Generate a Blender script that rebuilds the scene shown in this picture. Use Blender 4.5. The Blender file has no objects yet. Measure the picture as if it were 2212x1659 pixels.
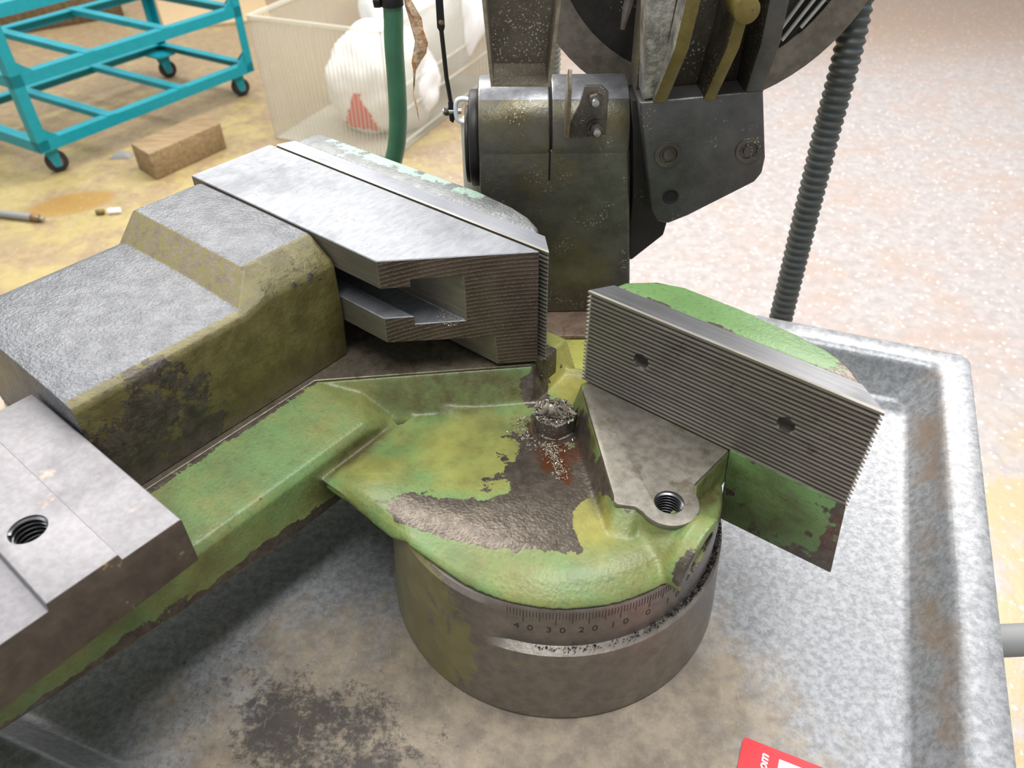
import bpy, bmesh, math, random
import numpy as np
from mathutils import Vector, Matrix, Euler

random.seed(7)
rng = np.random.default_rng(7)
SC = bpy.context.scene
COL = SC.collection
R = math.radians
PI = math.pi

# ------------------------------------------------------------------ camera
cam_d = bpy.data.cameras.new('camera')
cam = bpy.data.objects.new('camera', cam_d)
COL.objects.link(cam)
SC.camera = cam
cam_d.sensor_fit = 'HORIZONTAL'
cam_d.sensor_width = 36.0
cam_d.lens = 36.0 * 1665.03 / 2212.0
cam_d.clip_start = 0.02
cam_d.clip_end = 60
PITCH, ROLL = R(40.11514), R(-0.670206)
_f = Vector((0, math.cos(PITCH), -math.sin(PITCH)))
_r0 = Vector((1, 0, 0)); _u0 = Vector((0, math.sin(PITCH), math.cos(PITCH)))
_r = math.cos(ROLL) * _r0 + math.sin(ROLL) * _u0
_u = -math.sin(ROLL) * _r0 + math.cos(ROLL) * _u0
cam.matrix_world = Matrix(((_r.x, _u.x, -_f.x, -0.02521485), (_r.y, _u.y, -_f.y, -0.30139655),
                           (_r.z, _u.z, -_f.z, 0.40670623), (0, 0, 0, 1)))
cam_d.dof.use_dof = True
cam_d.dof.focus_distance = 0.47
cam_d.dof.aperture_fstop = 13.0

# ------------------------------------------------------------------ world, lights, exposure
W = bpy.data.worlds.new('world'); SC.world = W
W.use_nodes = True
wb = W.node_tree.nodes['Background']
wb.inputs[0].default_value = (0.93, 0.97, 1.0, 1)
wb.inputs[1].default_value = 0.44

def area(name, loc, size, size_y, power, target, color=(1, 1, 1)):
    l = bpy.data.lights.new(name, 'AREA'); l.shape = 'RECTANGLE'
    l.size = size; l.size_y = size_y; l.energy = power; l.color = color
    o = bpy.data.objects.new(name, l); COL.objects.link(o)
    o.location = loc
    d = Vector(target) - Vector(loc)
    o.rotation_euler = d.to_track_quat('-Z', 'Y').to_euler()
    return o
# rows of ceiling tubes in the workshop hall (all above and outside the frame)
area('ceiling_tube_row', (-1.1, 1.9, 2.3), 3.0, 0.5, 76, (-0.3, 0.7, 0), (1.0, 0.98, 0.95))
area('ceiling_tube_row', (1.5, 2.6, 2.4), 2.6, 0.6, 112, (0.8, 1.2, 0), (1.0, 0.97, 0.95))
area('ceiling_tube_row', (0.35, -0.25, 2.3), 2.2, 0.4, 50, (0.1, 0.0, 0), (0.98, 0.99, 1.0))
area('ceiling_tube_row', (-1.7, -0.2, 2.0), 0.5, 2.0, 14, (-0.2, 0.3, 0), (0.97, 0.98, 1.0))
area('ceiling_tube_row', (-2.2, 4.2, 2.6), 3.0, 1.0, 78, (-1.6, 2.8, -0.65), (1.0, 0.96, 0.9))
SC.view_settings.view_transform = 'Standard'
SC.view_settings.look = 'None'
SC.view_settings.gamma = 1
SC.view_settings.use_curve_mapping = False
SC.view_settings.exposure = 0.30

# ------------------------------------------------------------------ material helpers
def lin(c):
    return tuple(((x / 255) / 12.92 if x / 255 <= 0.04045 else ((x / 255 + 0.055) / 1.055) ** 2.4) for x in c) + (1.0,)

class NT:
    def __init__(s, name, zo=0.0):
        s.zo = zo
        s.m = bpy.data.materials.new(name); s.m.use_nodes = True
        s.t = s.m.node_tree; s.t.nodes.clear()
        s.out = s.t.nodes.new('ShaderNodeOutputMaterial')
        s.b = s.t.nodes.new('ShaderNodeBsdfPrincipled')
        s.t.links.new(s.b.outputs[0], s.out.inputs[0])
        s.tc = s.t.nodes.new('ShaderNodeTexCoord')
        s.P = s.tc.outputs['Object']
    def n(s, typ, **kw):
        nd = s.t.nodes.new(typ)
        for k, v in kw.items(): setattr(nd, k, v)
        return nd
    def put(s, sock, v):
        if hasattr(v, 'is_output'): s.t.links.new(v, sock)
        elif v is not None:
            if isinstance(v, tuple) and len(v) == 3 and len(sock.default_value) == 4: v = v + (1.0,)
            sock.default_value = v
    def noise(s, scale, detail=4, rough=0.55, dist=0.0, vec=None):
        nd = s.n('ShaderNodeTexNoise'); s.put(nd.inputs['Vector'], vec or s.P)
        nd.inputs['Scale'].default_value = scale; nd.inputs['Detail'].default_value = detail
        nd.inputs['Roughness'].default_value = rough; nd.inputs['Distortion'].default_value = dist
        return nd.outputs['Fac']
    def voro(s, scale, feature='F1', vec=None, out='Distance', rand=1.0):
        nd = s.n('ShaderNodeTexVoronoi', feature=feature); s.put(nd.inputs['Vector'], vec or s.P)
        nd.inputs['Scale'].default_value = scale; nd.inputs['Randomness'].default_value = rand
        return nd.outputs[out]
    def wave(s, scale, dist=1, detail=2, dscale=1, vec=None, typ='BANDS', dire='Z', ring='X'):
        nd = s.n('ShaderNodeTexWave', wave_type=typ)
        if typ == 'BANDS': nd.bands_direction = dire
        else: nd.rings_direction = ring
        s.put(nd.inputs['Vector'], vec or s.P)
        nd.inputs['Scale'].default_value = scale; nd.inputs['Distortion'].default_value = dist
        nd.inputs['Detail'].default_value = detail; nd.inputs['Detail Scale'].default_value = dscale
        return nd.outputs['Fac']
    def math(s, op, a, b=None, c=None, clamp=False):
        nd = s.n('ShaderNodeMath', operation=op); nd.use_clamp = clamp
        s.put(nd.inputs[0], a)
        if b is not None: s.put(nd.inputs[1], b)
        if c is not None: s.put(nd.inputs[2], c)
        return nd.outputs[0]
    def step(s, v, lo, hi):
        nd = s.n('ShaderNodeMapRange', interpolation_type='SMOOTHSTEP'); s.put(nd.inputs['Value'], v)
        nd.inputs['From Min'].default_value = lo; nd.inputs['From Max'].default_value = hi
        return nd.outputs[0]
    def mix(s, f, a, b, mode='MIX'):
        nd = s.n('ShaderNodeMix', data_type='RGBA', blend_type=mode)
        s.put(nd.inputs[0], f); s.put(nd.inputs[6], a); s.put(nd.inputs[7], b)
        return nd.outputs[2]
    def fmix(s, f, a, b):
        nd = s.n('ShaderNodeMix', data_type='FLOAT')
        s.put(nd.inputs[0], f); s.put(nd.inputs[2], a); s.put(nd.inputs[3], b)
        return nd.outputs[0]
    def mapv(s, scale=(1, 1, 1), loc=(0, 0, 0), rot=(0, 0, 0), vec=None):
        nd = s.n('ShaderNodeMapping'); s.put(nd.inputs[0], vec or s.P)
        nd.inputs['Scale'].default_value = scale; nd.inputs['Location'].default_value = loc
        nd.inputs['Rotation'].default_value = rot
        return nd.outputs[0]
    def sep(s, vec=None):
        nd = s.n('ShaderNodeSeparateXYZ'); s.put(nd.inputs[0], vec or s.P); return nd.outputs
    def blob(s, c, r, rot=0.0):
        """1 at centre c (mm) falling to 0 on the ellipsoid of radii r (mm)"""
        v = s.mapv(loc=(-c[0] / 1000, -c[1] / 1000, -(c[2] - s.zo) / 1000))
        if rot: v = s.mapv(rot=(0, 0, -rot), vec=v)
        v = s.mapv(scale=tuple(1000.0 / x for x in r), vec=v)
        nd = s.n('ShaderNodeVectorMath', operation='LENGTH'); s.put(nd.inputs[0], v)
        return s.math('SUBTRACT', 1.0, nd.outputs['Value'], clamp=True)
    def edge(s, radius):
        bv = s.n('ShaderNodeBevel'); bv.samples = 4; bv.inputs['Radius'].default_value = radius
        g = s.n('ShaderNodeNewGeometry')
        d = s.n('ShaderNodeVectorMath', operation='DOT_PRODUCT')
        s.put(d.inputs[0], bv.outputs[0]); s.put(d.inputs[1], g.outputs['Normal'])
        return s.math('SUBTRACT', 1.0, d.outputs['Value'])
    def bump(s, h, strength=0.3, dist=0.001, prev=None):
        nd = s.n('ShaderNodeBump'); nd.inputs['Strength'].default_value = strength
        nd.inputs['Distance'].default_value = dist
        s.put(nd.inputs['Height'], h)
        if prev is not None: s.put(nd.inputs['Normal'], prev)
        return nd.outputs[0]
    def set(s, color=None, rough=None, metal=None, normal=None, spec=None, trans=None, ior=None, alpha=None, coat=None):
        for k, v in (('Base Color', color), ('Roughness', rough), ('Metallic', metal), ('Normal', normal),
                     ('Specular IOR Level', spec), ('Transmission Weight', trans), ('IOR', ior), ('Alpha', alpha), ('Coat Weight', coat)):
            if v is not None: s.put(s.b.inputs[k], v)
        return s.m

def simple(name, c, rough=0.5, metal=0.0, spec=0.5, var=0.0, bump=0.0, bscale=300):
    s = NT(name)
    col = lin(c)
    if var:
        n = s.noise(60, 5)
        dark = tuple(x * (1 - var) for x in col[:3]) + (1,)
        col = s.mix(s.step(n, 0.35, 0.65), dark, col)
    nm = s.bump(s.noise(bscale, 3), bump, 0.001) if bump else None
    return s.set(col, rough, metal, nm, spec)

def painted(name, greens, bare, thr=0.60, blobs=(), keep=(), dirt=(), edge=0.0, dirtcol=(66, 60, 36), base_dirt=0.0, tex=0.28, rust=(), zo=0.0, fleck=0.0, yellow=(), bcol=(128, 120, 62)):
    """chipped hammer-textured paint over cast iron. blobs = bare areas, keep = areas that stay painted, dirt = oil film"""
    s = NT(name, zo)
    n1 = s.noise(55, 6, 0.62); n2 = s.noise(210, 4, 0.6)
    f = s.math('ADD', s.math('MULTIPLY', n1, 0.8), s.math('MULTIPLY', n2, 0.2))
    f = s.math('MULTIPLY_ADD', f, 1.7, -0.35)
    for (c, r, k, *ro) in blobs:
        f = s.math('ADD', f, s.math('MULTIPLY', s.step(s.blob(c, r, *ro), 0, 0.55), k))
    for (c, r, k, *ro) in keep:
        f = s.math('SUBTRACT', f, s.math('MULTIPLY', s.step(s.blob(c, r, *ro), 0, 0.5), k))
    if edge:
        f = s.math('ADD', f, s.math('MULTIPLY', s.step(s.edge(0.0028), 0.02, 0.16), edge))
    # small scratches
    sc = s.noise(95, 3, 0.6, 1.0, s.mapv(scale=(1.6, 4.5, 2), rot=(0, 0, 0.9)))
    f = s.math('ADD', f, s.math('MULTIPLY', s.math('MULTIPLY', s.step(sc, 0.72, 0.78), s.step(s.noise(24, 3), 0.5, 0.62)), 0.14 + fleck))
    chip = s.step(f, thr, thr + 0.012)
    rimm = s.math('SUBTRACT', s.step(f, thr - 0.018, thr), chip, clamp=True)
    gvar = s.step(s.noise(34, 4, 0.6), 0.38, 0.66)
    g = s.mix(gvar, lin(greens[0]), lin(greens[1]))
    g = s.mix(s.step(s.noise(420, 2), 0.52, 0.72), g, s.mix(0.3, g, lin(dirtcol)))
    for (c, r, k, *ro) in yellow:
        g = s.mix(s.math('MULTIPLY', s.step(s.math('ADD', s.blob(c, r, *ro), s.math('MULTIPLY_ADD', s.noise(60, 5, 0.7), 0.5, -0.25)), 0.05, 0.5), k), g, lin((160, 153, 78)))
    d = s.math('MULTIPLY', s.step(s.noise(42, 5, 0.65), 0.35, 0.7), base_dirt)
    for (c, r, k, *ro) in dirt:
        d = s.math('ADD', d, s.math('MULTIPLY', s.step(s.blob(c, r, *ro), 0, 0.6), s.math('MULTIPLY', s.fmix(s.step(s.noise(70, 5, 0.7), 0.3, 0.7), 0.45, 1.0), k)), clamp=True)
    g = s.mix(d, g, lin(dirtcol))
    b = s.mix(s.step(s.noise(160, 5, 0.7), 0.35, 0.7), lin(bare[0]), lin(bare[1]))
    for (c, r, k, *ro) in rust:
        b = s.mix(s.math('MULTIPLY', s.step(s.math('ADD', s.blob(c, r, *ro), s.math('MULTIPLY', s.noise(220, 4), 0.5)), 0.45, 0.75), k), b, lin((104, 58, 34)))
    col = s.mix(chip, g, b)
    col = s.mix(s.math('MULTIPLY', rimm, 0.4), col, lin((60, 52, 40)))
    hgt = s.math('ADD', s.math('MULTIPLY', s.math('SUBTRACT', 1.0, chip), 0.55), s.math('MULTIPLY', s.noise(560, 2, 0.5), s.fmix(chip, 0.75, 0.9)))
    nm = s.bump(hgt, tex * 1.3, 0.0010)
    return s.set(col, s.fmix(chip, 0.40, 0.34), s.fmix(chip, 0.0, 0.55), nm, 0.5)

def castiron(name, c0, c1, rough=0.42, metal=0.55, bs=420, bst=0.5, patch=None, pthr=0.6, pscale=40, bdist=0.0009, blobs=(), zo=0.0):
    s = NT(name, zo)
    col = s.mix(s.step(s.noise(90, 6, 0.65), 0.32, 0.68), lin(c0), lin(c1))
    if patch is not None:
        f = s.noise(pscale, 6, 0.65)
        for (c, r, k, *ro) in blobs: f = s.math('ADD', f, s.math('MULTIPLY', s.step(s.blob(c, r, *ro), 0, 0.6), k))
        pm = s.step(f, pthr, pthr + 0.04)
        col = s.mix(pm, col, lin(patch))
        metal = s.fmix(pm, metal, 0.0)
    nm = s.bump(s.noise(bs, 3, 0.55), bst, bdist)
    return s.set(col, rough, metal, nm, 0.5)

def machined(name, c0, c1, rough=0.3, metal=0.9, scr=(60, 900, 60), stain=None, sthr=0.62, bst=0.08, cracks=False):
    s = NT(name)
    l = s.noise(1, 3, 0.6, 0, s.mapv(scale=scr))
    col = s.mix(s.step(l, 0.3, 0.7), lin(c0), lin(c1))
    big = s.noise(22, 5, 0.6)
    col = s.mix(s.math('MULTIPLY', s.step(big, 0.5, 0.75), 0.35), col, lin(tuple(int(x * 0.62) for x in c0)))
    if stain is not None:
        col = s.mix(s.math('MULTIPLY', s.step(s.noise(48, 6, 0.7), sthr, sthr + 0.1), 0.7), col, lin(stain))
    if cracks:
        w = s.noise(75, 4, 0.6, 1.2, s.mapv(scale=(1, 1.9, 1), rot=(0, 0, 0.2)))
        ln = s.math('ABSOLUTE', s.math('SUBTRACT', w, 0.5))
        gate = s.step(s.noise(30, 3), 0.46, 0.6)
        br = s.step(s.noise(400, 2), 0.42, 0.55)
        cr = s.math('MULTIPLY', s.math('SUBTRACT', 1.0, s.step(ln, 0.0, 0.012)), s.math('MULTIPLY', gate, br))
        col = s.mix(s.math('MULTIPLY', cr, 0.7), col, lin((70, 68, 66)))
    rr = s.fmix(s.step(big, 0.35, 0.7), rough - 0.05, rough + 0.1)
    nm = s.bump(l, bst, 0.0004)
    nm = s.bump(s.noise(700, 2), 0.06, 0.0005, nm)
    return s.set(col, rr, metal, nm, 0.5)

def grimy(name, c0, c1, speck=0.5, speck_scale=520, rough=0.5, metal=0.25, tint=None, thr=0.0):
    """oily dark metal with bright filings stuck to it"""
    s = NT(name)
    col = s.mix(s.step(s.noise(48, 6, 0.65), 0.3, 0.7), lin(c0), lin(c1))
    if tint is not None:
        col = s.mix(s.math('MULTIPLY', s.step(s.noise(26, 4, 0.6), 0.5, 0.72), 0.6), col, lin(tint))
    v = s.voro(speck_scale); gate = s.step(s.noise(36, 4, 0.6), 0.62 - 0.3 * speck, 0.78 - 0.2 * speck)
    rv = s.noise(speck_scale * 1.7, 1)
    sp = s.math('MULTIPLY', s.math('MULTIPLY', s.math('LESS_THAN', v, 0.36), gate), s.step(rv, 0.5, 0.58))
    col = s.mix(sp, col, lin((205, 198, 180)))
    rr = s.fmix(sp, rough, 0.25)
    mm = s.fmix(sp, metal, 0.7)
    nm = s.bump(s.math('ADD', s.noise(300, 4, 0.6), s.math('MULTIPLY', sp, 0.8)), 0.35, 0.0008)
    return s.set(col, rr, mm, nm, 0.5)

# ------------------------------------------------------------------ mesh helpers (all coordinates in mm)
def link(name, me, parent=None, loc=None):
    o = bpy.data.objects.new(name, me); COL.objects.link(o)
    if parent is not None: o.parent = parent
    if loc is not None: o.location = loc
    return o
def empty(name, loc_mm, rz=0.0):
    o = bpy.data.objects.new(name, None); COL.objects.link(o)
    o.empty_display_size = 0.02
    o.location = tuple(x / 1000 for x in loc_mm); o.rotation_euler = (0, 0, rz)
    return o
def tag(o, label=None, cat=None, group=None, kind=None):
    if label: o['label'] = label
    if cat: o['category'] = cat
    if group: o['group'] = group
    if kind: o['kind'] = kind
    return o

class G:
    """geometry collector in mm"""
    def __init__(s): s.v = []; s.f = []
    def add(s, vs, fs):
        k = len(s.v); s.v += [tuple(v) for v in vs]; s.f += [tuple(i + k for i in f) for f in fs]
        return s
    def loft(s, rings, cap=True):
        n = len(rings[0]); vs = [p for r in rings for p in r]; fs = []
        for j in range(len(rings) - 1):
            for i in range(n):
                a = j * n + i; b = j * n + (i + 1) % n
                fs.append((a, b, b + n, a + n))
        if cap:
            fs.append(tuple(range(n))[::-1]); fs.append(tuple((len(rings) - 1) * n + i for i in range(n)))
        return s.add(vs, fs)
    def prism(s, poly, z0, z1, poly1=None):
        p1 = poly1 or poly
        return s.loft([[(x, y, z0) for x, y in poly], [(x, y, z1) for x, y in p1]])
    def box(s, a, b):
        (x0, y0, z0), (x1, y1, z1) = a, b
        return s.prism([(x0, y0), (x1, y0), (x1, y1), (x0, y1)], z0, z1)
    def bar(s, a, b, w, h=None, up=(0, 0, 1)):
        h = h or w
        a = Vector(a); b = Vector(b); d = (b - a).normalized(); u = Vector(up)
        if abs(d.dot(u)) > 0.98: u = Vector((0, 1, 0))
        sx = d.cross(u).normalized() * (w / 2); sz = sx.cross(d).normalized() * (h / 2)
        return s.loft([[tuple(p + q) for q in (-sx - sz, sx - sz, sx + sz, -sx + sz)] for p in (a, b)])
    def tube(s, pts, rad, n=12, cap=True):
        pts = [Vector(p) for p in pts]; rings = []
        prev = None
        for i, p in enumerate(pts):
            d = (pts[min(i + 1, len(pts) - 1)] - pts[max(i - 1, 0)]).normalized()
            if prev is None:
                u = Vector((0, 0, 1)) if abs(d.z) < 0.9 else Vector((0, 1, 0))
                prev = d.cross(u).normalized()
            x = (prev - d * prev.dot(d)).normalized(); y = d.cross(x); prev = x
            r = rad[i] if isinstance(rad, (list, tuple)) else rad
            rings.append([tuple(p + (x * math.cos(t) + y * math.sin(t)) * r) for t in [2 * PI * k / n for k in range(n)]])
        return s.loft(rings, cap)
    def cyl(s, a, b, r, n=32, r1=None):
        return s.tube([a, b], [r, r if r1 is None else r1], n)
    def lathe(s, prof, n=64, c=(0, 0), close=True):
        rings = [[(c[0] + r * math.cos(2 * PI * k / n), c[1] + r * math.sin(2 * PI * k / n), z) for k in range(n)] for r, z in prof]
        return s.loft(rings, close)
    def mesh(s, name):
        me = bpy.data.meshes.new(name)
        me.from_pydata([(x / 1000, y / 1000, z / 1000) for x, y, z in s.v], [], s.f)
        bm = bmesh.new(); bm.from_mesh(me); bmesh.ops.recalc_face_normals(bm, faces=bm.faces); bm.to_mesh(me); bm.free()
        return me
    def obj(s, name, mat, parent=None, bevel=0, seg=2, smooth=None, sub=0):
        me = s.mesh(name); me.materials.append(mat)
        o = link(name, me, parent)
        if bevel:
            m = o.modifiers.new('bevel', 'BEVEL'); m.width = bevel / 1000; m.segments = seg; m.limit_method = 'ANGLE'; m.angle_limit = R(28)
            m.harden_normals = False
            bake(o)
        if sub:
            m = o.modifiers.new('sub', 'SUBSURF'); m.levels = sub; m.render_levels = sub; bake(o)
        if smooth is not None or bevel:
            o.data.shade_smooth(); o.data.set_sharp_from_angle(angle=R(smooth or 32))
        return o

def bake(o):
    dg = bpy.context.evaluated_depsgraph_get(); dg.update()
    me = bpy.data.meshes.new_from_object(o.evaluated_get(dg))
    old = o.data; o.modifiers.clear(); o.data = me; me.name = old.name
    bpy.data.meshes.remove(old)
def cut(o, g):
    c = g.obj('cutter', o.data.materials[0], o.parent)
    c.matrix_parent_inverse = o.matrix_parent_inverse
    m = o.modifiers.new('b', 'BOOLEAN'); m.operation = 'DIFFERENCE'; m.solver = 'EXACT'; m.object = c
    bpy.context.view_layer.update(); bake(o)
    me = c.data; bpy.data.objects.remove(c); bpy.data.meshes.remove(me)
def remesh(o, vox, it=6, fac=0.5):
    m = o.modifiers.new('r', 'REMESH'); m.mode = 'VOXEL'; m.voxel_size = vox / 1000
    m = o.modifiers.new('s', 'SMOOTH'); m.factor = fac; m.iterations = it
    bake(o); o.data.shade_smooth()
def circ(cx, cy, r, n=32, a0=0, a1=360):
    full = abs(a1 - a0 - 360) < 1e-6
    return [(cx + r * math.cos(R(a0 + (a1 - a0) * k / (n if full else n - 1))), cy + r * math.sin(R(a0 + (a1 - a0) * k / (n if full else n - 1)))) for k in range(n)]

# ------------------------------------------------------------------ materials
GREENS = ((118, 158, 78), (104, 146, 72))
BARE = ((80, 72, 64), (106, 97, 86))
M = {}
M['casting'] = painted('casting_paint', ((106, 134, 80), (126, 131, 74)), BARE, 0.74,
    blobs=[((10, -22, 92), (64, 46, 60), 0.62, R(20)), ((-16, 18, 86), (34, 30, 40), 0.36), ((-10, -64, 95), (84, 17, 16), 0.55, R(20)),
           ((-102, -270, 73), (12, 130, 9), 0.42), ((-102, -150, 60), (14, 90, 14), 0.5), ((-104, -95, 58), (10, 60, 10), 0.3), ((92, -10, 92), (9, 28, 26), 0.4), ((-150, -130, 108), (6, 160, 6), 0.3),
           ((-42, -48, 90), (44, 30, 20), 0.13), ((-48, 45, 96), (16, 18, 18), 0.42), ((72, -22, 88), (14, 14, 8), 0.35)],
    keep=[((-34, -36, 92), (34, 24, 20), 0.42), ((44, -26, 90), (17, 32, 30), 0.85, R(45)), ((-70, -45, 92), (50, 50, 40), 0.10), ((-128, -150, 102), (26, 150, 12), 0.10), ((66, -22, 100), (22, 10, 20), 0.2), ((10, -84, 88), (90, 14, 8), 0.18)],
    dirt=[((-85, 10, 96), (66, 20, 26), 0.85, R(45)), ((-20, -10, 88), (60, 50, 30), 0.35), ((16, 8, 98), (50, 10, 20), 0.9, R(-45)), ((-104, -60, 80), (12, 46, 22), 0.8), ((-103, -200, 80), (12, 200, 24), 0.35),
          ((76, 35, 98), (10, 24, 24), 1.0)],
    edge=0.0, dirtcol=(78, 74, 40), base_dirt=0.42, zo=88.0, yellow=[((-30, 84, 88), (80, 44, 30), 1.0), ((40, -24, 90), (26, 40, 20), 0.8, R(45)), ((-40, -20, 90), (60, 40, 20), 0.55), ((-80, -62, 88), (30, 16, 10), 0.4)], rust=[((-6, 4, 88), (22, 9, 12), 0.9, R(-70)), ((6, -2, 88), (26, 7, 12), 0.9, R(-40)), ((-6, 10, 88), (22, 22, 12), 0.6)])
M['jaw_green'] = painted('jaw_paint', ((100, 132, 80), (94, 124, 74)), BARE, 0.69,
    blobs=[((135, 52, 60), (24, 20, 16), 0.3), ((140, 52, 90), (8, 20, 60), 0.35), ((120, 72, 174), (20, 14, 10), 0.3), ((50, 66, 174), (90, 4, 6), 0.2)],
    keep=[((50, 78, 176), (70, 14, 16), 0.12)], dirt=[((95, 51, 85), (46, 8, 40), 0.75)], edge=0.25, dirtcol=(62, 58, 30), zo=88.0)
M['jaw_grey'] = castiron('cast_grey', (108, 110, 109), (128, 130, 129), 0.42, 0.4, 480, 0.6, (148, 172, 156), 0.60, 50, blobs=[((-190, 82, 188), (120, 12, 20), 0.16)], zo=88.0)
M['carrier'] = castiron('carrier_cast', (88, 89, 92), (110, 111, 114), 0.38, 0.45, 520, 0.9, bdist=0.0011)
def carrier_side():
    s = NT('carrier_side', 108.0)
    ol = s.mix(s.step(s.noise(80, 5, 0.65), 0.3, 0.7), lin((82, 74, 40)), lin((106, 98, 56)))
    bk = s.mix(s.step(s.noise(120, 5, 0.7), 0.35, 0.65), lin((46, 40, 34)), lin((78, 70, 60)))
    f = s.math('ADD', s.math('MULTIPLY_ADD', s.noise(50, 7, 0.75), 1.9, -0.45), s.math('MULTIPLY', s.step(s.blob((-151, -146, 126), (60, 66, 70)), 0, 0.7), 0.45))
    f = s.math('ADD', f, s.math('MULTIPLY', s.step(s.blob((-154, -40, 178), (16, 40, 9)), 0, 0.5), 0.12))
    m = s.step(f, 0.72, 0.82)
    col = s.mix(m, ol, bk)
    h = s.math('ADD', s.noise(260, 5, 0.65), s.math('MULTIPLY', m, s.noise(380, 4, 0.6)))
    return s.set(col, 0.42, 0.1, s.bump(h, 0.55, 0.0014), 0.5)
M['carrier_side'] = carrier_side()
M['carrier_step'] = castiron('carrier_step', (104, 92, 74), (122, 110, 90), 0.5, 0.15, 300, 0.4, (110, 102, 60), 0.47, 190)
M['block'] = machined('jaw_block_top', (116, 118, 123), (130, 132, 136), 0.42, 0.5, (300, 120, 60), (150, 130, 108), 0.66, 0.06, cracks=True)
def sawn():
    s = NT('sawn_face')
    v = s.mapv(loc=(0.0, -0.045, 0.10))
    w = s.wave(120, 2.2, 3, 9.0, v, 'RINGS', ring='X')
    n = s.noise(40, 4, 0.6)
    col = s.mix(s.step(w, 0.86, 1.0), s.mix(s.step(n, 0.35, 0.7), lin((74, 61, 54)), lin((94, 80, 71))), lin((128, 116, 105)))
    return s.set(col, 0.42, 0.55, s.bump(w, 0.4, 0.0006), 0.5)
M['sawn'] = sawn()
M['block_side'] = machined('block_side', (112, 106, 94), (130, 124, 112), 0.40, 0.6, (40, 40, 900), None, 0.6, 0.05)
M['plate'] = machined('jaw_plate', (134, 129, 121), (156, 151, 142), 0.34, 0.75, (30, 900, 900), (92, 82, 70), 0.62, 0.05)
M['plate_top'] = machined('plate_top', (92, 92, 93), (106, 106, 107), 0.45, 0.55, (30, 900, 900), None, 0.6, 0.05)
M['plate_top_bright'] = machined('plate_top_bright', (120, 122, 128), (132, 134, 140), 0.40, 0.5, (30, 900, 900), None, 0.6, 0.04)
M['table'] = machined('slideway_steel', (124, 114, 98), (146, 136, 120), 0.36, 0.7, (200, 200, 200), (96, 82, 62), 0.52, 0.04)
M['lug'] = machined('lug_steel', (120, 114, 104), (146, 140, 128), 0.42, 0.6, (180, 180, 180), (96, 84, 66), 0.55, 0.05)
M['thread'] = simple('thread_steel', (92, 92, 94), 0.25, 0.9)
M['dark'] = simple('dark_hole', (14, 12, 11), 0.8)
M['bolt'] = grimy('bolt_steel', (76, 70, 64), (108, 100, 92), 0.6, 700, 0.4, 0.6)
M['washer'] = machined('washer_steel', (112, 88, 60), (150, 124, 88), 0.42, 0.6, (400, 400, 400), (96, 60, 36), 0.5)
M['chip'] = simple('chip_bright', (196, 188, 172), 0.25, 0.5, var=0.35)
M['chip_dark'] = simple('chip_dark', (70, 68, 70), 0.3, 0.8, var=0.4)
M['bar_top'] = machined('clamp_bar_steel', (118, 115, 117), (130, 127, 129), 0.48, 0.35, (300, 300, 300), (190, 156, 132), 0.60, 0.04)
M['bar_side'] = castiron('clamp_bar_side', (72, 62, 54), (92, 80, 68), 0.55, 0.2, 200, 0.25, (132, 114, 76), 0.62, 90)
def base_mat():
    s = NT('base_iron')
    n = s.noise(120, 6, 0.7)
    iron = s.mix(s.step(n, 0.3, 0.7), lin((108, 101, 93)), lin((130, 122, 113)))
    f = s.math('ADD', s.math('MULTIPLY_ADD', s.noise(80, 7, 0.75), 1.3, -0.15), s.math('MULTIPLY', s.step(s.blob((-22, -98, 40), (50, 60, 70)), 0, 0.35), 0.38))
    f = s.math('ADD', f, s.math('MULTIPLY', s.step(s.blob((-60, -60, 40), (60, 60, 80)), 0, 0.4), 0.36))
    f = s.math('ADD', f, s.math('MULTIPLY', s.step(s.blob((30, -95, 46), (22, 30, 8)), 0, 0.5), 0.14))
    m = s.step(f, 0.70, 0.82)
    ol = s.mix(s.step(s.noise(60, 5), 0.35, 0.7), lin((116, 108, 72)), lin((130, 122, 84)))
    col = s.mix(m, iron, ol)
    return s.set(col, 0.36, s.fmix(m, 0.55, 0.15), s.bump(s.noise(420, 3), 0.22, 0.0006), 0.5)
M['base'] = base_mat()
M['ink'] = simple('scale_marking', (34, 30, 28), 0.6)
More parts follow.
